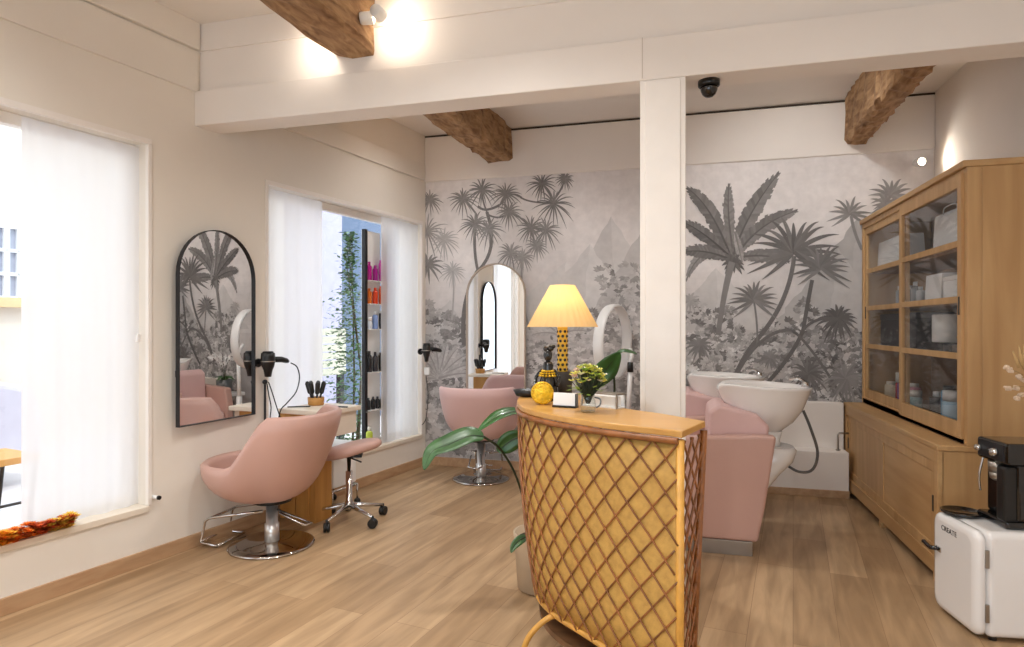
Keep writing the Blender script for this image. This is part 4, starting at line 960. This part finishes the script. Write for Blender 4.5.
# contents
def cbox(name, label, cat, x0, x1, y0, y1, z0, z1, col, extra=None, group=None):
    t = thing(name, label, cat, ((x0+x1)/2, (y0+y1)/2, z0), 0, group); w, d, h = x1-x0, y1-y0, z1-z0
    MB().box(-w/2, w/2, -d/2, d/2, 0, h*.82).build('box', solid(col, rough=.5), t, bevel=.006)
    MB().box(-w/2-.003, w/2+.003, -d/2-.003, d/2+.003, h*.82, h).build('lid', solid(col, rough=.5), t, bevel=.006)
    if extra: MB().box(-w/2-.004, -w/2, -d*.3, d*.3, h*.2, h*.6).build('panel', solid(extra, rough=.4), t)
    return t
def bag(label, x, y, z, w, h, dp, col='eef0f2', hs=True):
    t = thing('paper_bag', label, 'bag', (x, y, z), 0); m = MB(); rings = []
    for k, (q, s_) in enumerate([(0, 1), (.05, 1.02), (.5, .98), (.9, .9), (1, .86)]):
        rings.append([Vector((-dp/2*s_, -w/2, q*h)), Vector((dp/2*s_, -w/2, q*h)), Vector((dp/2*s_+.01*(k % 2), 0, q*h)), Vector((dp/2*s_, w/2, q*h)), Vector((-dp/2*s_, w/2, q*h)), Vector((-dp/2*s_-.012*(k % 2), 0, q*h))])
    m.loft(rings, False).build('bag_body', solid(col, rough=.6), t)
    if hs: MB().tube(smooth_path([(-dp/2, -w*.2, h*.95), (-dp/2, -w*.15, h*1.1), (-dp/2, w*.15, h*1.1), (-dp/2, w*.2, h*.95)]), .003, 6).build('handle', solid('dddddd'), t)
    return t
X1 = xu+.09
bag('large white bag on the top shelf of the cabinet, nearer door', X1+.10, yn+.50, zsv[3], .52, .255, .17)
cbox('storage_box', 'grey and white storage box on the top shelf beside the large white bag', 'box', X1+.01, X1+.15, yn+.045, yn+.20, zsv[3], zsv[3]+.2, 'c8ccd2', '8a8f98')
bag('white bag on the top shelf of the cabinet, farther door', X1+.08, yf_-.37, zsv[3], .58, .23, .15, hs=False)
cbox('storage_box', 'grey carton on the top shelf behind the farther glass door', 'box', X1+.2, X1+.33, ym+.02, ym+.14, zsv[3], zsv[3]+.16, '9aa0aa')
tv = thing('ornamental_plant', 'small artificial plant in a dark pot on the top shelf left of the white bag', 'plant', (X1+.12, yn+.88, zsv[3]))
MB().lathe([(.035, 0), (.045, .07), (.04, .07), (0, .06)], n=20).build('pot', M['dark'], tv); m = MB(); rr = random.Random(3)
for i in range(40):
    a = rr.uniform(0, 6.28); e = rr.uniform(.2, 1.4); l = .13; d = Vector((cos(a)*cos(e), sin(a)*cos(e), sin(e))); s_ = Vector((-sin(a), cos(a), 0)); p = Vector((0, 0, .06)); m.add([p, p+d*l*.6+s_*.012, p+d*l, p+d*l*.6-s_*.012], [(0, 1, 2, 3)])
m.build('foliage', solid('55604a', rough=.6), tv)
cbox('storage_box', 'wide white box on the second shelf of the cabinet, nearest corner', 'box', X1+.02, X1+.2, yn+.10, yn+.62, zsv[2], zsv[2]+.16, 'eceef0')
bag('crumpled white pouch on the second shelf left of the wide box', X1+.08, yn+.77, zsv[2], .26, .19, .13, hs=False)
for i, (dy, c_, h) in enumerate([(.1, 'd8dade', .13), (.2, 'b8bcc0', .17), (.3, '6a7078', .15), (.42, 'e4e4e4', .11), (.52, '8c9298', .16)]):
    bottle('toiletry_bottle', 'small %s bottle on the second shelf, farther door, %s' % (['white', 'light grey', 'dark grey', 'short white', 'mid grey'][i], ['nearest', 'second from the nearest', 'third', 'fourth', 'farthest'][i]), (X1+.05, ym+dy, zsv[2]), 'tall', .028, h, c_, 'e8e8e8', 'bottles on the second cabinet shelf')
cbox('storage_box', 'dark navy box filling the third shelf behind the farther glass door', 'box', X1+.02, X1+.25, ym+.09, yf_-.1, zsv[1], zsv[1]+.26, '2c3038')
cbox('storage_box', 'dark flat case on the third shelf under the white roll', 'box', X1+.02, X1+.22, yn+.62, yn+.92, zsv[1], zsv[1]+.06, '23262b')
tw = thing('towel_roll', 'white cylindrical roll standing on the dark case on the third shelf', 'roll', (X1+.11, yn+.77, zsv[1]+.06))
MB().lathe([(.09, 0), (.095, .005), (.095, .175), (.09, .18), (.03, .18), (.03, .17), (0, .17)], n=32).build('roll', M['wplast'], tw)
tg = thing('cosmetic_stand', 'small tiered gold stand with cosmetics on the third shelf by the near corner', 'stand', (X1+.07, yn+.42, zsv[1]))
MB().lathe([(.04, 0), (.04, .006), (.008, .01), (.008, .09), (.05, .095), (.05, .1), (.007, .104), (.007, .16), (.03, .163), (.03, .168), (.006, .172), (0, .22)], n=24).build('tiers', M['gold'], tg); MB().box(-.05, .05, -.07, .07, -.0, .05).build('box', solid('6a5a4a'), tg, bevel=.004)
for i, (dy, r, h, c_, nm_) in enumerate([(.12, .04, .2, '14161a', 'tall black'), (.24, .04, .16, '2f4a2a', 'green'), (.35, .05, .22, '1c1e24', 'broad black'), (.47, .04, .2, '24303a', 'slate'), (.60, .05, .2, '9fc4dc', 'pale blue'), (.72, .045, .22, '5f9cc4', 'sky blue'), (.84, .04, .17, '26282c', 'short black')]):
    bottle('hair_colour_bottle', '%s bottle on the bottom cabinet shelf behind the nearer glass door' % nm_, (X1+.06+.03*(i % 2), yn+dy, zl+.04), ['tall', 'jar', 'tube'][i % 3], r, h, c_, '2a2a2a' if i % 2 else 'd0d0d0', 'bottles on the bottom cabinet shelf')
for i, (dy, r, h, c_, nm_) in enumerate([(.22, .04, .14, 'a8c4c8', 'pale teal'), (.35, .045, .18, 'd89aa8', 'pink'), (.48, .04, .22, '8a5a9a', 'purple'), (.62, .04, .24, 'c03a44', 'red'), (.76, .045, .16, 'd8cab0', 'beige')]):
    bottle('hair_colour_bottle', '%s bottle on the bottom cabinet shelf behind the farther glass door' % nm_, (X1+.06+.03*(i % 2), ym+dy, zl+.04), ['jar', 'tube', 'tall'][i % 3], r, h, c_, 'e0dcd4', 'bottles on the bottom cabinet shelf')
# ------------------------------------------------------------------ FRIDGE + COFFEE MACHINE
n1 = G(984, 643); n2 = G(935.5, 604); fd = (n2-n1); fd.z = 0; fl_ = fd.length; fa_ = atan2(fd.y, fd.x)
# local: y along the door, x to the right (depth), origin at near door corner
n1 = n1+Matrix.Rotation(fa_-pi/2, 3, 'Z') @ Vector((-.032, 0, 0))
fr_ = thing('mini_fridge', 'small white retro fridge with black handle in the right corner, under the coffee machine', 'fridge', (n1.x, n1.y, 0), fa_-pi/2)
fw_ = .352; fdp = .46; fh = .487
MB().box(.046, fdp, 0, fw_, .018, fh).build('body', M['fridge'], fr_, bevel=.03, seg=5)
m = MB(); rings = []
def rrect(y0, y1, z0, z1, r, x, n=6):
    out = []
    for (cy, cz, a0) in [(y1-r, z1-r, 0), (y0+r, z1-r, pi/2), (y0+r, z0+r, pi), (y1-r, z0+r, 1.5*pi)]:
        for k in range(n+1): a = a0+pi/2*k/n; out.append(Vector((x, cy+r*cos(a), cz+r*sin(a))))
    return out
for x, i_ in [(.040, .004), (.037, 0), (.018, 0), (.008, .006), (.001, .016), (-.003, .032)]: rings.append(rrect(i_, fw_-i_, .02+i_, fh-.002-i_, .045, x))
m.loft(rings); dro = m.build('door', M['fridge'], fr_)
dro.data.polygons[0].use_smooth = False
m = MB().tube(smooth_path([(-.002, fw_-.055, fh-.175), (-.028, fw_-.05, fh-.175), (-.034, fw_-.035, fh-.174), (-.034, fw_+.015, fh-.165)]), .0105, 10); m.build('handle', M['blkg'], dro)
MB().box(-.008, -.001, fw_-.085, fw_-.045, fh-.188, fh-.162).build('handle_plate', M['chrome'], dro, bevel=.002)
for z in (.13, .37): MB().box(.036, .052, -.006, .004, z-.04, z+.04).build('hinge', M['steel'], fr_, bevel=.002)
for x in (.09, fdp-.05):
    for y in (.04, fw_-.04): MB().lathe([(.016, 0), (.016, .02)], c=(x, y, 0), n=14).build('foot', M['blk'], fr_)
cu = bpy.data.curves.new('lettering', 'FONT'); cu.body = 'CREATE'; cu.size = .034; cu.extrude = .0008; cu.align_x = 'CENTER'; cu.space_character = 1.05; cu.materials.append(M['dark'])
to = bpy.data.objects.new('lettering', cu); C.objects.link(to)
bpy.context.view_layer.update()
dg = bpy.context.evaluated_depsgraph_get(); mt_ = bpy.data.meshes.new_from_object(to.evaluated_get(dg)); bpy.data.objects.remove(to)
lo = bpy.data.objects.new('lettering', mt_); C.objects.link(lo); lo.parent = dro; lo.matrix_local = Matrix.Translation((-.0035, fw_*.58, fh-.072)) @ Matrix.Rotation(-pi/2, 4, 'Z') @ Matrix.Rotation(pi/2, 4, 'X')
# coffee machine, faces -x
cmx = Matrix.Rotation(fa_-pi/2, 3, 'Z') @ Vector((.155, .15, 0))
cf = thing('coffee_machine', 'black espresso coffee machine with silver knobs on top of the white fridge', 'coffee machine', (n1.x+cmx.x, n1.y+cmx.y, fh), fa_-pi/2)
MB().box(-.0, .30, -.10, .12, 0, .035).build('base', M['blkg'], cf, bevel=.01)
MB().box(.045, .30, -.10, .12, .035, .29).build('body', M['blkg'], cf, bevel=.012, seg=3)
MB().box(-.0, .30, -.10, .12, .285, .385).build('brew_head', M['blkg'], cf, bevel=.014, seg=3)
MB().box(-.004, .002, -.085, .105, .30, .375).build('control_panel', M['dark'], cf, bevel=.003)
for y, r in ((.085, .016), (-.03, .02)): MB().lathe([(r, 0), (r*1.05, .004), (r*.95, .014), (r*.8, .022), (0, .024)], c=(-.003, y, .335), n=24, Mx=Matrix.Rotation(-pi/2, 3, 'Y')).build('knob', M['chrome'], cf)
MB().lathe([(.032, .235), (.034, .285)], c=(.03, .02, 0), n=24).lathe([(.012, .195), (.026, .205), (.03, .235)], c=(.03, .02, 0), n=20).build('portafilter', M['steel'], cf)
MB().tube(smooth_path([(.01, .085, .29), (-.005, .09, .2), (.0, .09, .13)]), .005, 8).build('steam_wand', M['chrome'], cf)
MB().box(-.005, .06, -.09, -.03, .03, .28).build('milk_container', M['blk'], cf, bevel=.012, seg=3)
tx = Matrix.Rotation(fa_-pi/2, 3, 'Z')
dtp = Vector((n1.x, n1.y, fh))+tx @ Vector((.095, .28, 0))
MB().lathe([(0, 0), (.075, 0), (.085, .006), (.088, .016), (.082, .018), (.078, .010), (0, .010)], n=36).build('drip_tray', M['blkg'], cf) if False else None
tag(MB().lathe([(0, 0), (.075, 0), (.085, .006), (.088, .018), (.082, .018), (.078, .010), (0, .010)], c=tuple(dtp), n=36).build('round_tray', M['blkg']), 'round black tray on the fridge in front of the coffee machine', 'tray')
# dried flowers in a vase standing on the machine
vt = Vector((n1.x, n1.y, fh+.385))+tx @ Vector((.365, .12, 0))
dv = thing('dried_flower_vase', 'cream vase at the right edge on the coffee machine', 'vase', vt)
MB().lathe([(.03, 0), (.04, .005), (.05, .05), (.045, .09), (.022, .12), (.026, .14), (.02, .14), (.018, .12), (0, .02)], n=28).build('body', M['cream'], dv)
df = thing('dried_flowers', 'cream dried flower heads on thin stems against the oak cabinet side', 'flowers', vt+Vector((0, 0, .03)))
sm_, hd, gr = MB(), MB(), MB(); rr = random.Random(8)
heads = [(1006, 368), (1010, 370), (1008, 388), (1016, 388), (1019, 377), (1021, 395), (1024, 380), (1017, 398), (1028, 370), (1033, 360), (1030, 390)]
vY = -vt.x*SA+vt.y*CA
for px, py in heads:
    hp_ = D(px, py, vY+rr.uniform(-.05, .03)); sm_.tube(smooth_path([vt+Vector((0, 0, .1)), (vt+Vector((0, 0, .2))+hp_)/2+Vector((0, 0, .02)), hp_], 4), .0012, 4)
    for k in range(9):
        o_ = Vector((rr.uniform(-1, 1), rr.uniform(-1, 1), rr.uniform(-1, 1)))*.007; hd.ball(hp_+o_, .0095, 4, rr.uniform(.6, 1), rr.uniform(.6, 1), rr.uniform(.7, 1.2))
for i in range(16):
    e = D(1012+i*1.6+rr.uniform(-2, 2), 344+rr.uniform(-3, 8), vY); sm_.tube([vt+Vector((0, 0, .1)), (vt+e)/2+Vector((.01, 0, .06)), e], .0011, 4); b_ = D(1018+i*1.2, 368, vY); gr.tube([b_, (b_+e)/2, e], [.0015, .004, .0008], 5)
sm_.build('stems', solid('a88a5c', rough=.8), df, world=True); hd.build('flower_heads', solid('dcc6ae', rough=.8), df, world=True); gr.build('grass_plumes', solid('cfae7a', rough=.8), df, world=True)
# ------------------------------------------------------------------ light fittings and added fill lights
def spot_fit(label, p, d, on=True, energy=12, soft=.03):
    t = thing('spotlight', label, 'spotlight', p, 0, None); d = Vector(d).normalized(); Mx = d.to_track_quat('-Z', 'Y').to_matrix()
    MB().lathe([(.0, .05), (.03, .05), (.034, .04), (.036, -.02), (.032, -.024)], n=24, Mx=Mx).build('housing', M['wplast'], t)
    MB().lathe([(.0, -.02), (.03, -.021), (.028, -.026), (0, -.028)], n=24, Mx=Mx).build('lens', mat('spot_lens', 'fff4e4', .4, emit=25, ecol='ffe6c4'), t)
    lt_ = bpy.data.lights.new('spot_bulb', 'SPOT'); lt_.energy = energy; lt_.color = (1, .9, .78); lt_.shadow_soft_size = soft; lt_.spot_size = 2.4; lt_.spot_blend = .8
    lo_ = bpy.data.objects.new('spot_bulb', lt_); C.objects.link(lo_); lo_.parent = t; lo_.location = d*.04; lo_.rotation_euler = d.to_track_quat('-Z', 'Y').to_euler()
    return t
spot_fit('white spotlight on the left side of the front timber beam, by the crossbeam', (-2.05, Y0-.20, 3.1), (-.15, 1, -.25), energy=2.4)
spot_fit('white spotlight on the right side of the front timber beam', BY(369, 18, Y0-.12), (.9, .3, .1), energy=2)
spot_fit('white spotlight aimed at the upper wall right of the front timber beam', (-1.60, Y0-.16, 3.12), (.1, 1, -.1), energy=1.6)
gl_ = BY(920, 162, YB-.10)
spot_fit('glowing round spotlight high on the back wall beside the oak cabinet', gl_, (.25, -1, -.1), energy=5)
mount_ = bpy.data.objects.new('x', None)
bpy.data.objects.remove(mount_)
def fill_spot(label, x, y, e, d=(0, 0, -1), size=2.6, zc=ZC):  # unseen fixture added as fill to brighten the room
    t = thing('fill_spotlight', label, 'spotlight', (x, y, zc), 0, 'added ceiling fill lights out of view')
    MB().lathe([(.05, 0), (.052, -.01), (.046, -.014), (.046, -.006), (0, -.006)], n=24).build('housing', M['wplast'], t)
    MB().lathe([(.04, -.007), (.038, -.012), (0, -.013)], n=24).build('lens', mat('spot_lens', 'fff4e4', .4, emit=12, ecol='ffe6c4'), t)
    l = bpy.data.lights.new('fill_bulb', 'SPOT'); l.energy = e; l.color = (1, .985, .96); l.spot_size = size; l.spot_blend = .9; l.shadow_soft_size = .08
    o = bpy.data.objects.new('fill_bulb', l); C.objects.link(o); o.parent = t; o.location = (0, 0, -.03); o.rotation_euler = Vector(d).to_track_quat('-Z', 'Y').to_euler()
LBL = 'round white fill light added in the ceiling, out of view'
E = 95
for x, y, e in [(-1.0, .6, E*1.1), (.9, .6, E*.42), (-2.6, 1.2, E*1.1), (-.9, 2.2, E), (.8, 2.2, E*.2), (-1.0, -1.2, E), (.9, -1.2, E*.5)]:
    fill_spot(LBL, x, y, e)
fill_spot(LBL, .9, 4.1, E*.6, d=(.05, 1, -.55), size=1.5)  # added to brighten the right part of the mural wall
for x, y, e in [(-1.0, 4.4, E*.65), (.6, 4.6, E*.15), (-1.9, 4.9, E*.4)]: fill_spot(LBL, x, y, e)
# ------------------------------------------------------------------ OUTSIDE
def LO(s, d, z): return L(s, d, z)
m = MB(); m.box(-9, 16, -9, -.26, -.25, -.15, fn=LO); struct(m, 'ground', mat('pavement', 'd9d6d6', .8, noise=.08, scale=3), origin=False)
fac = thing('building', 'pale building across the street seen through the window gaps', 'building', L(3, -5.6, -.15), WA)
m = MB(); m.box(-9, 16, -6.0, -5.6, -.15, 7, fn=LO); m.build('facade', mat('facade_cream', 'd8cec0', .8, noise=.05, scale=2), fac, world=True)
def hitpx(px, d): return SPX(px, d)
def zat(px, py, d): return LPX(px, py, d).z
for (pxa, pxb, pya, pyb, d) in [(0, 23, 228, 298, -5.6)]:
    s0, s1 = hitpx(pxa, d)-.9, hitpx(pxb, d)-.0; z0, z1 = zat(12, pyb, d), zat(12, pya, d)
    w_ = MB().box(s0, s1, d, d+.04, z0, z1, fn=LO).build('window', mat('ext_window', '9aa0b0', .3), fac, world=True)
    bar = MB()
    for k in range(8): q = s0+(s1-s0)*(k+.5)/8; bar.box(q-.03, q+.03, d+.04, d+.09, z0, z1, fn=LO)
    for k in range(4): q = z0+(z1-z0)*k/3; bar.box(s0, s1, d+.04, d+.09, q-.02, q+.02, fn=LO)
    bar.build('window_bars', M['wplast'], w_, world=True)
    MB().box(s0-.1, s1+.1, d, d+.15, z0-.12, z0, fn=LO).build('sill', mat('ext_sill', 'd8b88a', .7), fac, world=True)
# grey-lilac pillar and blue glass seen through the gap of window 2
d = -3.0
s0, s1, s2, s3 = hitpx(300, d), hitpx(342, d), hitpx(344, d), hitpx(372, d)
ps = thing('porch', 'lilac grey porch wall outside the far window', 'porch', L((s0+s1)/2, d, -.15), WA)
MB().box(s0, s1, d-.3, d, -.15, 4, fn=LO).build('wall', mat('lilac_render', 'a9a6c0', .8), ps, world=True)
MB().box(s2, s3+1, d-.3, d-.2, -.15, 4, fn=LO).build('dark_glazing', mat('blue_glazing', '50627c', .25), ps, world=True)
m = MB()
for k in range(6): z = zat(330, 372-k*8, -2.2); m.box(hitpx(318, -2.2), hitpx(346, -2.2), -2.23, -2.2, z-.045, z+.045, fn=LO)
bn = thing('slatted_bench', 'pale slatted bench outside the far window', 'bench', L(hitpx(332, -2.2), -2.2, -.15), WA)
m.build('slats', mat('bench_paint', 'bcbaa6', .6), bn, world=True)
m = MB()
for q in (hitpx(320, -2.2), hitpx(344, -2.2)): m.box(q-.04, q+.04, -2.3, -2.23, -.15, zat(330, 330, -2.2), fn=LO)
m.build('posts', M['dark'], bn, world=True)
# climbing shrub outside
rs = random.Random(9); bs = MB(); sh = MB(); c0 = L(hitpx(352, -.9), -.9, -.15)
ptl = thing('outdoor_shrub', 'green climbing shrub outside the gap of the far window', 'shrub', c0)
for i in range(2600):
    t = rs.random(); z = -.1+t*2.5; w = .26*(1-abs(t-.35)*.9)*(.5 if t > .75 else 1)
    p = L(hitpx(350, -.9)+rs.gauss(0, .62)*w, -.9+rs.gauss(0, .5)*w, z)
    a = rs.uniform(0, 6.28); d_ = Vector((cos(a), sin(a), rs.uniform(-.6, .6))); s_ = Vector((-sin(a), cos(a), rs.uniform(-.4, .4))); l = rs.uniform(.035, .07)
    bs.add([p, p+d_*l*.5+s_*l*.3, p+d_*l, p+d_*l*.5-s_*l*.3], [(0, 1, 2, 3)])
bs.build('leaves', mat('shrub_leaf', '56784a', .5, noise=.4, scale=14), ptl, world=True)
for k in range(3): sh.tube([c0+Vector((.03*k, 0, 0)), c0+Vector((.1*sin(k), .05, 1.0)), c0+Vector((-.05*k, .02*k, 2.3))], [.014, .01, .004], 6)
sh.build('stems', solid('6b5a44', rough=.8), ptl, world=True)
# street chair outside window 1
p_ = L(SPX(10, -.9), -.9, -.15)
tc_ = thing('terrace_chair', 'terrace chair with orange wood seat and dark metal legs outside the large window', 'chair', p_, WA)
zs_ = zat(10, 456, -.9)+.15
MB().box(-.2, .2, -.42, .07, zs_-.02, zs_+.02).build('seat', solid('dba25a', rough=.5), tc_, bevel=.004)
for x in (-.18, .18):
    for y, dy in ((-.4, -.0), (.05, -.07)): MB().tube([(x, y, zs_-.02), (x, y+dy, 0)], .013, 8).build('leg', M['dark'], tc_)
MB().tube([(-.18, -.4, zs_*.66), (-.18, .03, zs_*.66)], .009).tube([(.18, -.4, zs_*.66), (.18, .03, zs_*.66)], .009).build('stretcher', M['dark'], tc_)
MB().tube([(-.18, -.4, zs_), (-.18, -.45, zs_+.4), (.18, -.45, zs_+.4), (.18, -.4, zs_)], .012).build('back_frame', M['dark'], tc_)
# parked van silhouette across the street (lilac grey blur)
dv_ = -3.6; s_a, s_b = hitpx(-60, dv_), hitpx(27, dv_)
car = thing('parked_car', 'pale grey parked car behind the left window, partly hidden by the curtain', 'car', L((s_a+s_b)/2, dv_-.5, -.15), WA)
prof = [(-2.0, .25), (-2.05, .7), (-1.6, .95), (-1.0, 1.05), (-.5, 1.5), (.9, 1.52), (1.5, 1.1), (2.0, .95), (2.1, .6), (2.05, .25)]
sh_ = s_b-(s_a+s_b)/2-2.1
MB().prism([(a+sh_, b) for a, b in prof], -.85, .85, fn=lambda v: Vector((v.z, v.x, v.y))).build('body', solid('bfbccb', rough=.2, coat=.5), car, bevel=.06, seg=3)
MB().prism([(a+sh_, b) for a, b in [(-.85, 1.08), (-.45, 1.42), (.8, 1.44), (1.3, 1.12)]], -.86, .86, fn=lambda v: Vector((v.z, v.x, v.y))).build('glazing', solid('7c8496', rough=.1), car)
for a in (-1.3, 1.3):
    for x in (-.87, .67): MB().lathe([(.2, 0), (.31, .0), (.33, .03), (.33, .17), (.31, .2), (0, .2)], c=(x, a+sh_, .33), n=28, Mx=Matrix.Rotation(pi/2, 3, 'Y')).build('wheel', M['blk'], car)
# ------------------------------------------------------------------ WORLD / SUN / CAMERA
w = bpy.data.worlds.new('World'); bpy.context.scene.world = w; w.use_nodes = True
bg = w.node_tree.nodes['Background']; bg.inputs['Color'].default_value = (.80, .90, 1.0, 1); bg.inputs['Strength'].default_value = 2.4
sl = bpy.data.lights.new('sun', 'SUN'); sl.energy = 1.2; sl.angle = .02; sl.color = (1, .95, .88); so = bpy.data.objects.new('sun', sl); C.objects.link(so)
so.rotation_euler = Vector((-.55, .25, -.8)).to_track_quat('-Z', 'Y').to_euler()
def portal(name, c, nrm, w_, h_):
    l = bpy.data.lights.new(name, 'AREA'); l.shape = 'RECTANGLE'; l.size = w_; l.size_y = h_; l.cycles.is_portal = True
    o = bpy.data.objects.new(name, l); C.objects.link(o); o.location = c; o.rotation_euler = Vector(nrm).to_track_quat('-Z', 'Z').to_euler()
portal('window_portal', L((W1a+W1b)/2, -.2, (Z1a+Z1b)/2), WN, W1b-W1a, Z1b-Z1a)
portal('window_portal', L((W2a+W2b)/2, -.2, (Z2a+Z2b)/2), WN, W2b-W2a, Z2b-Z2a)
portal('window_portal', (-.65, YF-.15, 1.35), (0, 1, 0), 3.9, 2.5)
cam = bpy.data.cameras.new('camera'); co = bpy.data.objects.new('camera', cam); C.objects.link(co)
cam.sensor_width = 36; cam.lens = 36*F/1024; cam.shift_y = 2.5/1024; cam.clip_start = .05
co.location = (0, 0, H); co.rotation_euler = (pi/2, 0, A)
S = bpy.context.scene; S.camera = co
S.view_settings.view_transform = 'Standard'; S.view_settings.look = 'None'; S.view_settings.gamma = 1; S.view_settings.use_curve_mapping = False; S.view_settings.exposure = 0.30
S.cycles.max_bounces = 10; S.cycles.diffuse_bounces = 5; S.cycles.transparent_max_bounces = 12
